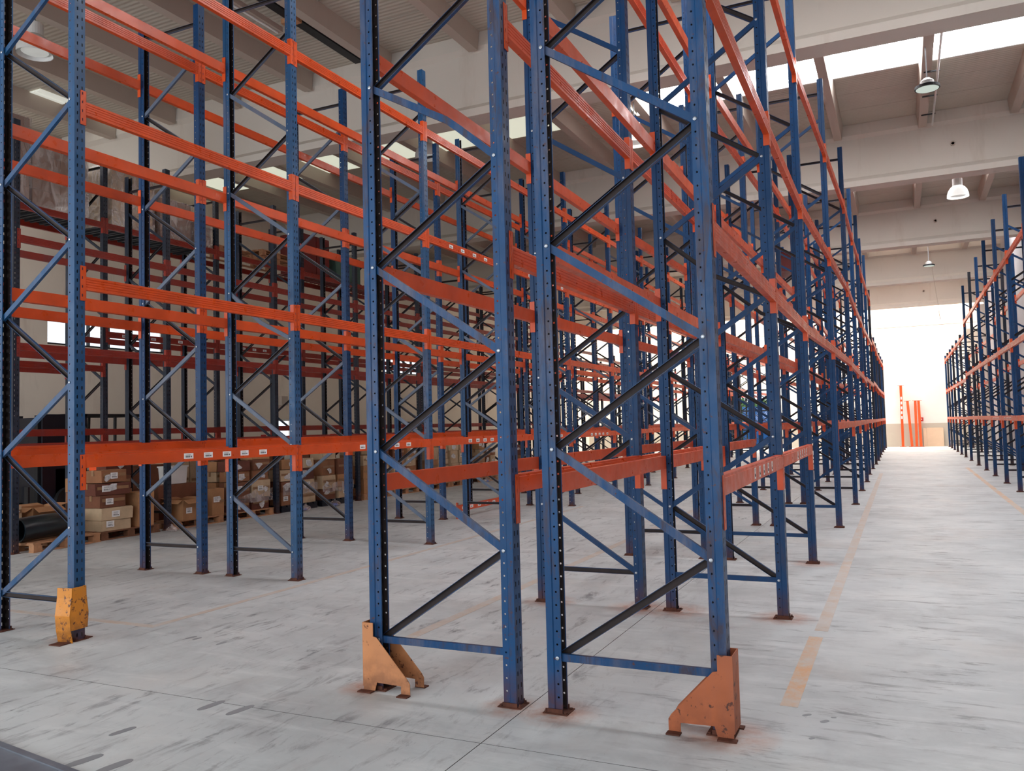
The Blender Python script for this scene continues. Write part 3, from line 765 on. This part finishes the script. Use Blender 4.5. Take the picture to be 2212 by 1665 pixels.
def carton(x, y, z, w_, d, h, mat, label, rot=0, tape=True, lab=True, open_=False, group='cartons on the wall-side pallets'):
    t = thing('carton', label, 'box', (x, y, z), (0, 0, rot), group)
    if not open_:
        q = MB().box(-w_/2, w_/2, -d/2, d/2, 0, h-.004)
        q.v = [(a+R.uniform(-.008, .008), b_+R.uniform(-.008, .008), c - (R.uniform(0, .012) if c > .1 else 0)) for a, b_, c in q.v]
        ob('body', q.mesh('body', mat), t)
        ob('flap', MB().box(-w_/2+.004, -.002, -d/2+.004, d/2-.004, h-.014, h-.006).mesh('flap', mat), t); ob('flap', MB().box(.002, w_/2-.004, -d/2+.004, d/2-.004, h-.014, h-.004).mesh('flap', mat), t)
        if tape:
            tm = MB().box(-.026, .026, -d/2-.010, d/2+.010, h-.008, h+.0002); tm.box(-.026, .026, -d/2-.010, -d/2-.008, h-.09, h-.008); tm.box(w_/2+.0085, w_/2+.0105, -d/2*.9, d/2*.9, h*.47, h*.47+.05)
            ob('tape', tm.mesh('tape', 'tape_brown'), t)
    else:
        q = MB(); k = .006
        q.box(-w_/2, w_/2, -d/2, d/2, 0, k); q.box(-w_/2, -w_/2+k, -d/2, d/2, k, h); q.box(w_/2-k, w_/2, -d/2, d/2, k, h)
        q.box(-w_/2+k, w_/2-k, -d/2, -d/2+k, k, h); q.box(-w_/2+k, w_/2-k, d/2-k, d/2, k, h); ob('body', q.mesh('body', mat), t)
        fl_ = min(w_, d)*.34
        for (px, py, rz, ln) in ((w_/2, 0, 0, d), (-w_/2, 0, PI, d), (0, -d/2, -PI/2, w_), (0, d/2, PI/2, w_)):
            f_ = MB().box(0, fl_, -ln/2+.01, ln/2-.01, -.002, .003); a_ = .55 if px > 0 else (-.2 if py >= 0 else .45)
            o = ob('flap', f_.mesh('flap', mat), t, (px*1.01, py*1.01, h)); o.rotation_euler = (0, a_, rz)
            o.rotation_mode = 'XYZ'
    if lab:
        ob('label_sticker', ST_BOX, t, (w_/2+.0105, R.uniform(-.3, .1)*d, h*R.uniform(.45, .65)))
    if R.random() < .6 and not open_:
        cy_ = R.uniform(-.3, .3)*d; cz = h*R.uniform(.3, .7); n_ = 7
        pt = [(cy_+R.uniform(.04, .13)*math.cos(2*PI*i/n_), min(h-.01, max(.01, cz+R.uniform(.03, .09)*math.sin(2*PI*i/n_)))) for i in range(n_)]
        ob('torn_film', MB().prism(pt, w_/2+.0108, w_/2+.0128, 'x').mesh('torn_film', 'film_white'), t)
    NC[0] += 1
    return t
ST_BOX = sticker(.15, .1, True)
def heap(cx, cy, z, nx, ny, layers, lab, mats, seed, WX=.78):
    """Uneven stack: layers of cartons with own labels; x towards the aisle."""
    rr = random.Random(seed)
    zz = z
    for L_ in range(layers):
        h = rr.uniform(.2, .36)
        for i in range(nx):
            for j in range(ny):
                if L_ == layers-1 and rr.random() < .35: continue
                w_ = (WX/nx-.03)*rr.uniform(.82, .97); d = (1.14/ny-.03)*rr.uniform(.82, .97)
                mname = mats[rr.randrange(len(mats))]
                side = ('back', 'front')[i] if nx == 2 else 'single'
                pos = (('left', 'right') if ny == 2 else ('left', 'middle', 'right'))[j]
                cname = {'cardboard_0': 'brown', 'cardboard_1': 'mid brown', 'cardboard_2': 'dark brown', 'cardboard_3': 'pale', 'cardboard_4': 'red-brown'}[mname]
                carton(cx-WX/2+WX*(i+.5)/nx+rr.uniform(-.01, .01), cy-.57+1.14*(j+.5)/ny+rr.uniform(-.01, .01), zz+.001, w_, d, h-rr.choice([0, 0, .008]), mname,
                       '%s carton, %s layer, %s %s, %s' % (cname, ORD[L_], side, pos, lab), rr.uniform(-.09, .09), rr.random() < .6, i == nx-1 and rr.random() < .4)
        if L_ == 1 and rr.random() < .8:
            q = MB(); z0_ = zz-.1; pts_ = [(cx+WX/2+.012+rr.uniform(0, .02), cy-.56+1.12*i/9) for i in range(10)]
            vv = [(a, b_, z0_+rr.uniform(0, .05)) for a, b_ in pts_]+[(a+rr.uniform(-.01, .02), b_, z0_+.22+rr.uniform(-.08, .06)) for a, b_ in pts_]
            q.add(vv, [(i, i+1, 11+i, 10+i) for i in range(9)]); tag(ob('wrap_film', q.mesh('wrap_film', 'stretch_film')), 'torn clear wrapping film across the front of the cartons, '+lab, 'plastic film', 'torn wrapping film')
        zz += h+.002
PX = -12.07
CB = ['cardboard_0', 'cardboard_1', 'cardboard_2', 'cardboard_4', 'cardboard_3']
# first pallet: bent black pipe and cartons behind it
pallet(-11.95, 8.56, 'wooden pallet under the black pipe', .08)
t = thing('pipe', 'large black bent plastic pipe lying on the first pallet', 'pipe', (-11.78, 8.25, .14))
pts = []
for i in range(15):
    a = i/14; pts.append((.0-.16*a*a*1.2, -.30+.86*a, .182+.05*math.sin(a*PI)*.3+(.0)))
q = MB().tube(pts, .178, 22, 0, False); q2 = MB().tube(pts[::-1], .158, 22, 0, False); q.add(q2.v, q2.f)
for e in (0, 14):   # rim
    pass
n = 22; o1 = 0; o2 = 22*15
for i in range(n):
    pass
ob('pipe_wall', q.mesh('pipe_wall', 'pipe_black', True), t)
rim = MB(); p0 = Vector(pts[0])
for i in range(n):
    a, b_ = 2*PI*i/n, 2*PI*(i+1)/n
    v = [p0+Vector((math.cos(t_)*r__, -.002, math.sin(t_)*r__)) for t_, r__ in ((a, .158), (b_, .158), (b_, .179), (a, .179))]
    rim.add(v, [(0, 1, 2, 3)])
ob('pipe_rim', rim.mesh('pipe_rim', 'pipe_black'), t)
carton(-12.42, 8.72, .14, .4, .5, .45, 'cardboard_0', 'large open brown carton behind the black pipe', .05, False, False, True)
carton(-12.4, 8.17, .14, .36, .34, .3, 'cardboard_1', 'mid brown carton behind the pipe end, lower of two', 0, True, False)
carton(-12.4, 8.17, .442, .32, .3, .2, 'cardboard_3', 'small pale carton behind the pipe end, upper of two', .1, True, False)
pallet(PX, 9.82, 'dark wooden pallet with white boxes and a tall carton', .03, 0, 'wood_dark')
carton(-11.9, 9.55, .141, .42, .56, .17, 'cardboard_3', 'lower flat pale wooden-coloured box on the second pallet', .02, False)
carton(-11.9, 9.57, .312, .44, .58, .2, 'cardboard_3', 'upper flat pale box on the second pallet', -.02, False)
carton(-11.85, 10.13, .141, .34, .34, .58, 'cardboard_0', 'tall narrow brown carton at the right of the second pallet', .02, False, False)
heap(-12.33, 9.75, .14, 1, 2, 4, 'behind the flat boxes', CB, 5, .32)
for k, (a, b_, h, mm) in enumerate([(.40, .5, .2, 'cardboard_2'), (.42, .62, .19, 'cardboard_4'), (.36, .52, .2, 'cardboard_1')]):
    carton(-11.91-.005*k, 9.5+.02*k, .514+(.202*k), a, b_, h, mm, ['torn red-brown', 'crushed dark red', 'dented brown'][k]+' carton in the leaning stack on the second pallet', [.05, -.08, .1][k])
pallet(PX, 11.32, 'wooden pallet under the open carton', .05)
carton(-11.82, 11.05, .141, .38, .40, .36, 'cardboard_0', 'open carton with raised flaps and a white label', .1, False, True, True)
carton(-11.88, 11.8, .141, .36, .3, .5, 'cardboard_0', 'brown carton right of the open carton, third pallet', .0)
carton(-12.32, 11.25, .141, .36, .9, .62, 'cardboard_2', 'long dark carton behind the open carton', .0)
t = thing('crate', 'grey-white plastic crate on top of the long dark carton', 'crate', (-12.32, 11.3, .764), (0, 0, .1))
q = MB(); q.prism([(-.13, 0), (.13, 0), (.16, .3), (-.16, .3)], -.2, .2, 'y'); ob('body', q.mesh('body', 'white_plastic'), t); ob('rim', MB().box(-.175, .175, -.215, .215, .3, .325).mesh('rim', 'white_plastic'), t)
pallet(PX, 12.68, 'orange-brown wooden pallet under stacked wrapped cartons', 0)
heap(PX, 12.68, .14, 2, 2, 5, 'fourth pallet', CB, 8)
plastic_pallet(PX, 14.1, 'black plastic pallet nearest the front'); heap(PX, 14.1, .136, 2, 2, 4, 'fifth pallet', CB, 12)
plastic_pallet(PX, 15.42, 'second black plastic pallet'); heap(PX, 15.42, .136, 2, 2, 4, 'sixth pallet', CB, 13)
pallet(PX, 17.0, 'wooden pallet behind the black ones with a tall pale carton', 0); heap(PX, 17.0, .14, 2, 3, 4, 'seventh pallet', CB, 15)
pallet(PX, 18.3, 'wooden pallet, eighth along the wall-side rack', 0); heap(PX, 18.3, .14, 2, 2, 4, 'eighth pallet', CB, 17)
pallet(PX, 20.0, 'wooden pallet, ninth along the wall-side rack', 0); heap(PX, 20.0, .14, 2, 2, 4, 'ninth pallet', ['cardboard_0', 'cardboard_3'], 19)
pallet(PX, 21.2, 'wooden pallet, tenth along the wall-side rack', 0); heap(PX, 21.2, .14, 2, 2, 4, 'tenth pallet', ['cardboard_0', 'cardboard_3'], 21)
pallet(PX, 23.0, 'wooden pallet, eleventh along the wall-side rack', 0); heap(PX, 23.0, .14, 2, 3, 4, 'eleventh pallet', CB, 23)
pallet(PX, 25.9, 'wooden pallet, twelfth along the wall-side rack', 0); heap(PX, 25.9, .14, 2, 2, 3, 'twelfth pallet', CB, 29)
# tall cartons behind, between the two halves of the wall-side rack
for k, (x, y, w_, d, h, mm, lb) in enumerate([(-13.75, 12.42, .7, .58, 1.55, 'cardboard_3', 'tall pale carton standing behind the third pallet, left one'), (-13.75, 13.03, .7, .58, 1.5, 'cardboard_3', 'tall pale carton standing behind the third pallet, right one'), (-13.6, 11.55, .8, .9, 1.1, 'cardboard_2', 'dark brown tall carton left of the pale ones'), (-13.6, 14.9, .8, 1.0, 1.2, 'cardboard_1', 'big brown carton behind the black pallets')]):
    carton(x, y, 0, w_, d, h, mm, lb, 0, True, False)
# loose plastic bags
def bag(x, y, z, s_, label, blue=True):
    t = thing('plastic_bag', label, 'bag', (x, y, z), (0, 0, R.uniform(0, 3)), 'clear plastic bags among the cartons')
    rr = random.Random(int(x*100+y*37)); q = MB(); prof = [(.02, 0), (.8, .05), (1, .35), (.8, .7), (.35, .95), (.12, 1.1), (.2, 1.25)]
    q.lathe([(a*s_, b_*s_) for a, b_ in prof], 12); q.v = [(a*(1+rr.uniform(-.18, .18)), b_*(1+rr.uniform(-.18, .18)), c) for a, b_, c in q.v]
    ob('film', q.mesh('film', 'stretch_film'), t)
    if blue: ob('contents', MB().lathe([(.3*s_, .04*s_), (.6*s_, .2*s_), (.4*s_, .5*s_)], 8).mesh('contents', 'blue_plastic'), t)
bag(-11.45, 15.0, .0, .13, 'clear bag with blue parts before the sixth pallet'); bag(-11.45, 14.0, .0, .12, 'crumpled clear bag at the foot of the fifth pallet'); bag(-11.48, 12.0, .0, .1, 'small clear bag between the third and fourth pallets', False)
bag(-11.48, 10.5, .0, .1, 'crumpled white film beside the tall narrow carton', False)
bag(-11.45, 22.4, .0, .13, 'clear bag with blue parts before the tenth pallet')
# orange bin behind
t = thing('bin', 'bright orange plastic bin behind the second and third pallets', 'bin', (-14.9, 12.3, 0))
q = MB(); q.prism([(-.36, 0), (.36, 0), (.46, 1.35), (-.46, 1.35)], -.42, .42, 'x'); ob('body', q.mesh('body', 'bright_orange'), t)
ob('lid', MB().box(-.48, .48, -.5, .5, 1.35, 1.42).mesh('lid', 'bright_orange'), t); ob('rib', MB().box(.42, .44, -.03, .03, .1, 1.3).mesh('rib', 'bright_orange'), t)

# goods on the top level of the wall-side rack (left half)
ZD = 5.73-.088
dk = thing('rack_decking', 'dark ribbed steel decking on the top level of the wall-side rack', 'decking')
for j in range(20):
    y = 7.95+.28*j
    if y > 13.3: break
    if y < 10.7 and y+.26 > 10.56: continue
    if y+.26 > 13.35: continue
    q = MB().box(-14.2, -13.36, y, y+.26, ZD-.03, ZD+.004)
    for kk in range(2): q.box(-14.2, -13.36, y+.05+.1*kk, y+.09+.1*kk, ZD-.06, ZD-.03)
    ob('deck_panel', q.mesh('deck_panel', 'dark_steel'), dk)
def load(x, y, nl, nd, h, w_, d, label, mat='wrapped_carton', seed=1):
    t = thing('pallet_load', label, 'wrapped boxes', (x, y, ZD+.005), (0, 0, 0), 'film-wrapped loads on the top level')
    rr = random.Random(seed)
    for k in range(nl):
        for j in range(nd):
            q = MB().box(-w_/2+rr.uniform(0, .012), w_/2-rr.uniform(0, .012), -d/2+d*j/nd+.005, -d/2+d*(j+1)/nd-.005, h*k+.003, h*(k+1)-.003)
            ob('carton', q.mesh('carton', mat), t)
    q = MB(); N = 12; H_ = nl*h+.01
    v = []; 
    segs = [(-w_/2-.01, -d/2-.01), (w_/2+.012, -d/2-.012), (w_/2+.014, 0), (w_/2+.012, d/2+.012), (-w_/2-.01, d/2+.01)]
    for z in [i*H_/6 for i in range(7)]:
        for (a, b_) in segs: v.append((a+rr.uniform(0, .018)*(1 if a > 0 else -1), b_+rr.uniform(0, .015)*(1 if b_ > 0 else -1), z))
    ns = len(segs); f = [(i*ns+j, i*ns+(j+1) % ns, (i+1)*ns+(j+1) % ns, (i+1)*ns+j) for i in range(6) for j in range(ns)]
    q.add(v, f); ob('stretch_wrap', q.mesh('stretch_wrap', 'stretch_film'), t)
    return t
load(-13.75, 8.55, 5, 2, .3, .85, 1.25, 'tall film-wrapped carton stack, leftmost on the top rack level', seed=1)
load(-13.75, 9.75, 4, 2, .31, .85, 1.05, 'film-wrapped carton stack just right of the leftmost tall one', seed=2)
load(-13.75, 11.3, 4, 2, .3, .8, .95, 'film-wrapped carton stack beside a dark post, third from left', 'cardboard_3', seed=3)
load(-13.75, 12.35, 3, 2, .27, .8, .8, 'low film-wrapped stack, fourth from left on the top level', seed=4)
load(-13.72, 13.05, 2, 1, .25, .8, .46, 'smallest film-wrapped bundle at the end of the decking', seed=5)
for k, y in enumerate((14.1, 15.4)):
    pallet(-13.72, y, 'empty wooden pallet lying on the top level, %s one' % ('left' if k == 0 else 'right'), 0, ZD+.004)
pallet(-13.72, 15.4, 'empty wooden pallet stacked on another on the top level', .05, ZD+.15)
rs = thing('slatted_shelf', 'red slatted shelf boards on the top rack level', 'shelf boards')
for j in range(34):
    y = 16.35+.17*j
    if abs(y+.03-19.05) < .1 or abs(y+.03-21.9) < .1: continue
    ob('slat', MB().box(-14.25, -13.33, y, y+.06, ZD+.003, ZD+.025).mesh('slat', 'red_steel'), rs)
t = thing('cabinet', 'tall dark red steel cabinet standing on the top rack level', 'cabinet', (-13.8, 17.0, ZD+.027))
ob('body', MB().box(-.35, .33, -.55, .55, 0, 1.0).mesh('body', 'red_steel'), t); ob('door', MB().box(.332, .35, -.53, -.01, .03, .97).mesh('door', 'red_steel'), t); ob('door', MB().box(.332, .35, .01, .53, .03, .97).mesh('door', 'red_steel'), t)
t = thing('tarp_bundle', 'dark green tarpaulin covered bundle right of the red cabinet', 'bundle', (-13.8, 18.35, ZD+.027))
q = MB().box(-.38, .38, -.6, .6, 0, .75); q.v = [(a+R.uniform(-.05, .05), b_+R.uniform(-.05, .05), c+R.uniform(-.05, 0)*(c > .1)) for a, b_, c in q.v]; ob('cover', q.mesh('cover', 'green_tarp'), t)
t = thing('carton', 'brown carton on the third level of the centre rack far back', 'box', (-2.64, 36.2, 2.87), (0, 0, 0)); ob('body', MB().box(-.4, .4, -.5, .5, 0, .9).mesh('body', 'cardboard_0'), t); ob('tape', MB().box(-.03, .03, -.502, .502, .1, .902).mesh('tape', 'tape_brown'), t)
t = thing('cabinet', 'dark red crate high on the centre rack far back', 'cabinet', (-2.64, 24.9, 5.84), (0, 0, 0)); ob('body', MB().box(-.4, .4, -.6, .6, 0, .55).mesh('body', 'red_steel'), t); ob('door', MB().box(.4, .41, -.5, .5, .05, .5).mesh('door', 'red_steel'), t)

# ------------------------------------------------------------------ forklift by the left wall
fk = thing('forklift', 'black forklift truck parked by the left wall behind the racks', 'forklift', (-16.9, 12.9, 0), (0, 0, 0))
q = MB(); q.prism([(-1.0, .18), (1.35, .18), (1.45, .5), (1.4, 1.05), (.7, 1.1), (.6, .75), (-.2, .75), (-.35, 1.0), (-1.0, 1.0)], -.5, .5, 'x'); ob('body', q.mesh('body', 'black_plastic'), fk)
for s_ in (-1, 1):
    ob('mast_rail', MB().box(s_*.36-.05, s_*.36+.05, -1.35, -1.18, .08, 2.15).mesh('mast_rail', 'dark_steel'), fk)
    ob('fork', MB().box(s_*.25-.06, s_*.25+.06, -2.3, -1.45, .05, .09).box(s_*.25-.06, s_*.25+.06, -1.49, -1.45, .09, .65).mesh('fork', 'dark_steel'), fk)
    for (yy, zz) in ((-.75, 2.1), (.75, 2.1)):
        ob('guard_post', MB().tube([(s_*.46, yy*.8-.1, 1.0), (s_*.44, yy*.7, 2.12)], .035, 8).mesh('guard_post', 'black_rubber'), fk)
    ob('wheel', MB().lathe([(.12, -.1), (.3, -.1), (.3, .1), (.12, .1)], 20).xf(Matrix.Translation((s_*.5, -.75, .3)) @ Matrix.Rotation(PI/2, 4, 'Y')).mesh('wheel', 'black_rubber'), fk)
    ob('wheel', MB().lathe([(.1, -.08), (.25, -.08), (.25, .08), (.1, .08)], 20).xf(Matrix.Translation((s_*.46, 1.0, .25)) @ Matrix.Rotation(PI/2, 4, 'Y')).mesh('wheel', 'black_rubber'), fk)
ob('mast_panel', MB().box(-.31, .31, -1.32, -1.2, .3, 2.1).mesh('mast_panel', 'black_plastic'), fk)
ob('side_panel', MB().box(.45, .5, -1.3, -.25, .2, 2.17).mesh('side_panel', 'black_plastic'), fk)
q = MB(); q.box(-.5, .5, -.7, -.64, 2.12, 2.18); q.box(-.5, .5, 1.2, 1.26, 2.12, 2.18); q.box(-.5, -.44, -.64, 1.2, 2.12, 2.18); q.box(.44, .5, -.64, 1.2, 2.12, 2.18)
for k in range(6): q.box(-.36+.14*k, -.33+.14*k, -.64, 1.2, 2.13, 2.17)
ob('overhead_guard', q.mesh('overhead_guard', 'black_rubber'), fk)
ob('seat', MB().box(-.25, .25, .1, .55, .76, .9).box(-.25, .25, .5, .62, .9, 1.4).mesh('seat', 'black_rubber'), fk)
ob('steering_wheel', MB().lathe([(.15, 0), (.18, .02), (.15, .03)], 16).xf(Matrix.Translation((0, -.2, 1.25)) @ Matrix.Rotation(-.5, 4, 'X')).mesh('steering_wheel', 'black_rubber'), fk)
def text(s_, size, mat, parent, loc, rot, name='lettering'):
    cu = bpy.data.curves.new(name, 'FONT'); cu.body = s_; cu.size = size; cu.extrude = .002; cu.align_x = 'CENTER'; cu.align_y = 'CENTER'
    cu.materials.append(MATS[mat]); tmp = bpy.data.objects.new('tmp', cu); C.objects.link(tmp); bpy.context.view_layer.update()
    me = bpy.data.meshes.new_from_object(tmp.evaluated_get(bpy.context.evaluated_depsgraph_get())); bpy.data.objects.remove(tmp)
    return ob(name, me, parent, loc, rot)
text('OSA', .17, 'sticker_white', fk, (.503, -.5, 1.42), (0, -PI/2, 0)).rotation_euler = (PI/2, -PI/2, PI/2)
text('P', .17, 'sticker_white', fk, (.503, -.5, 1.2), (0, 0, 0)).rotation_euler = (PI/2, -PI/2, PI/2)
# wire cage near it
t = thing('wire_cage', 'dark wire mesh cage beside the forklift', 'cage', (-15.6, 14.3, 0))
for s_, (ax) in ((0, 0), (1, 1)):
    pass
q = MB()
for i in range(13):
    q.box(.36, .37, -.6+.1*i-.003, -.6+.1*i+.003, .1, 1.3)
for i in range(12): q.box(.36, .37, -.6, .6, .1+.11*i-.003, .1+.11*i+.003)
ob('mesh_panel', q.mesh('mesh_panel', 'dark_steel'), t)
for a, b_ in ((.38, -.6), (.38, .6), (-.38, -.6), (-.38, .6)): ob('post', MB().box(a-.02, a+.02, b_-.02, b_+.02, 0, 1.35).mesh('post', 'dark_steel'), t)

# ------------------------------------------------------------------ wall fixtures
def wall_box(name, label, cat, y, z, sy_, sz, mat, d=.08, glyph=None):
    t = thing(name, label, cat, (XL, y, z)); ob('body', MB().box(.001, d, -sy_/2, sy_/2, -sz/2, sz/2).mesh('body', mat), t)
    if glyph: ob('symbol', MB().box(d, d+.004, -sy_*.15, sy_*.15, -sz*.3, sz*.3).box(d, d+.004, sy_*.15, sy_*.32, -sz*.05, sz*.12).mesh('symbol', 'sticker_white'), t)
wall_box('wall_sign', 'small red sign with white symbol on the left wall by the door', 'sign', 20.6, 1.45, .22, .3, 'red_plastic', .02, True)
wall_box('alarm_box', 'red fire alarm box on the left wall', 'alarm box', 24.2, 1.4, .36, .34, 'red_plastic', .1, True)
wall_box('wall_light', 'dark emergency light on the left wall', 'lamp', 29.3, 1.9, .6, .14, 'black_plastic', .1)
wall_box('wall_light', 'dark emergency light on the left wall, further back', 'lamp', 36.5, 1.95, .6, .14, 'black_plastic', .1)
wall_box('wall_light', 'small grey lamp above the lit door in the left wall', 'lamp', 21.5, 2.7, .3, .3, 'rib_concrete', .12)
tag(ob('wall_pipe', MB().tube([(XL+.05, 19.2, .05), (XL+.05, 19.2, 6.8)], .03, 8).mesh('wall_pipe', 'shaded_rusty_orange')), 'thin vertical rusty pipe on the left wall', 'pipe')
t = thing('alarm_button', 'small red alarm button on the end wall above the cardboard sheets', 'alarm box', (.93, YF, 1.5)); ob('body', MB().box(-.09, .09, -.06, -.013, -.1, .1).mesh('body', 'red_plastic'), t); ob('button', MB().box(-.03, .03, -.068, -.06, -.03, .03).mesh('button', 'sticker_white'), t)

# leaning spare beams and boards at the end wall
def leaning(x0, xt, L_, label, stick=False):
    t = thing('rack_beam', label, 'rack beam', (x0, YF-.55, 0.0), (0, 0, 0), 'spare beams leaning on the end wall')
    dx = xt-x0; ang = math.atan2(.42, L_); 
    M = Matrix.Rotation(-ang, 4, 'X') @ Matrix.Rotation(math.atan2(dx, L_), 4, 'Y')
    def P(nm, mb, mat='orange'): ob(nm, mb.xf(M).mesh(nm, mat), t)
    P('rail', MB().box(-.065, .065, -.05, 0, .02, L_-.01))
    P('end_connector', MB().box(-.16, .16, -.06, .01, L_-.012, L_)); P('end_connector', MB().box(-.16, .16, -.06, .01, 0.008, .02))
    if stick:
        for k in range(5): P('label_sticker', MB().box(-.035, .035, -.052, -.0505, 1.55+.27*k, 1.7+.27*k), 'sticker_white')
leaning(-.05, -.03, 3.42, 'tallest orange beam leaning on the end wall, white labels', True)
leaning(.40, .27, 2.56, 'short orange beam leaning on the end wall, second from left')
leaning(.63, .66, 2.56, 'short orange beam leaning on the end wall, third from left')
leaning(.84, .82, 2.56, 'short orange beam leaning on the end wall, rightmost')
for k, (x0, x1, h) in enumerate([(.98, 1.15, 1.03), (1.15, 1.98, 1.04)]):
    t = thing('board', ['narrow beige board leaning on the end wall beside the beams', 'wide beige cardboard sheet leaning on the end wall'][k], 'board', ((x0+x1)/2, YF-.24, 0)); w_ = (x1-x0)/2-.004
    ob('sheet', MB().prism([(-w_, 0), (w_, 0), (w_, h-.05), (w_-.05, h), (-w_, h)], -.012, .012, 'y').xf(Matrix.Rotation(-.19, 4, 'X')).mesh('sheet', 'cream_board'), t)

# ------------------------------------------------------------------ lamps
def bell(x, y, z, label, s_=1.0, disc=False, lit=False, zt=ZC):
    t = thing('high_bay_lamp', label, 'lamp', (x, y, z), (0, 0, 0), 'high bay lamps')
    if not disc:
        ob('housing', MB().lathe([(.11*s_, .3*s_), (.125*s_, .3*s_), (.125*s_, .5*s_), (.11*s_, .5*s_)], 20).mesh('housing', 'white_plastic', False), t)
        ob('shade', MB().lathe([(.27*s_, 0), (.265*s_, .08*s_), (.235*s_, .18*s_), (.18*s_, .26*s_), (.12*s_, .31*s_), (.11*s_, .3*s_), (.17*s_, .25*s_), (.225*s_, .17*s_), (.255*s_, .08*s_), (.26*s_, 0)], 28, caps=False).mesh('shade', 'lamp_shade_glow' if lit else 'white_plastic', True), t)
        ob('lens', MB().lathe([(.02, .03*s_), (.2*s_, .04*s_)], 20).mesh('lens', 'lamp_lens'), t)
    else:
        ob('housing', MB().lathe([(.1, .02), (.12, .14), (.05, .2)], 16).mesh('housing', 'white_plastic'), t)
        ob('rim', MB().lathe([(.195, 0), (.215, 0), (.215, .05), (.195, .06)], 28).mesh('rim', 'dark_steel', False), t)
        ob('lens', MB().lathe([(.01, -.004), (.194, -.004)], 28, caps=True).mesh('lens', 'lamp_lens'), t)
    if z+.5*s_ < zt: ob('hanger', MB().tube([(0, 0, (.5*s_ if not disc else .18)), (0, 0, zt-z)], .012, 6).mesh('hanger', 'steel'), t)
bell(.68, 17.0, 7.72, 'round flat lamp with dark rim hanging above the right aisle', 1, True, zt=ZC-.34)
bell(1.60, 25.0, 7.50, 'bright white bell lamp above the right aisle', .98, lit=True)
bell(-4.91, 16.9, 7.6, 'white bell lamp above the centre aisle, seen between the racks', lit=True, zt=ZC-.34)
bell(-12.95, 9.0, 8.12, 'large white bell lamp in the top left corner', 1.05)
bell(-9.2, 15.5, 7.6, 'white bell lamp above the left double rack')
bell(1.2, 36.6, 7.6, 'dark-bottomed lamp above the right aisle, far back', 1.0, True)
# cable trough and tube fixture between ribs, top left
t = thing('cable_trough', 'dark cable trough under the roof, top left', 'cable trough', (-8.98, 9.1, ZC-.25)); ob('trough', MB().box(-.09, .09, -3.8, 3.6, -.02, .02).box(-.09, -.07, -3.8, 3.6, .02, .1).box(.07, .09, -3.8, 3.6, .02, .1).mesh('trough', 'dark_steel'), t)
ob('bracket', MB().box(-.16, .16, 1.6, 1.75, -.1, -.02).mesh('bracket', 'wood'), t)
t = thing('tube_lamp', 'long tube lamp fixture beside the cable trough', 'lamp', (-9.34, 9.0, ZC-.38)); ob('housing', MB().box(-.07, .07, -1.6, 1.9, 0, .09).mesh('housing', 'rib_concrete'), t); ob('tube', MB().tube([(0, -1.55, -.015), (0, 1.85, -.015)], .018, 8).mesh('tube', 'white_plastic'), t)
t = thing('conduit', 'white conduit running along a ceiling rib above the right aisle', 'conduit', (.93, 0, ZC-.37)); ob('pipe', MB().tube([(0, 13.7, 0), (0, 21.6, 0)], .022, 8).mesh('pipe', 'white_plastic', True), t)
for yy in (18.2, 19.6, 20.8): ob('clip', MB().box(-.25, .04, yy, yy+.03, .0, .022).mesh('clip', 'dark_steel'), t)
tag(ob('hanging_cable', MB().tube([(1.33, 38.3, ZC-.4), (1.4, 38.2, 7.4), (1.5, 38.1, 6.4), (1.56, 38.0, 5.6)], .012, 6).mesh('hanging_cable', 'rib_concrete')), 'thin cable hanging from the roof above the right aisle', 'cable')
print('frames', NFR[0], 'beams', len(BEAMS), 'cartons', NC[0], 'objects', len(bpy.data.objects))
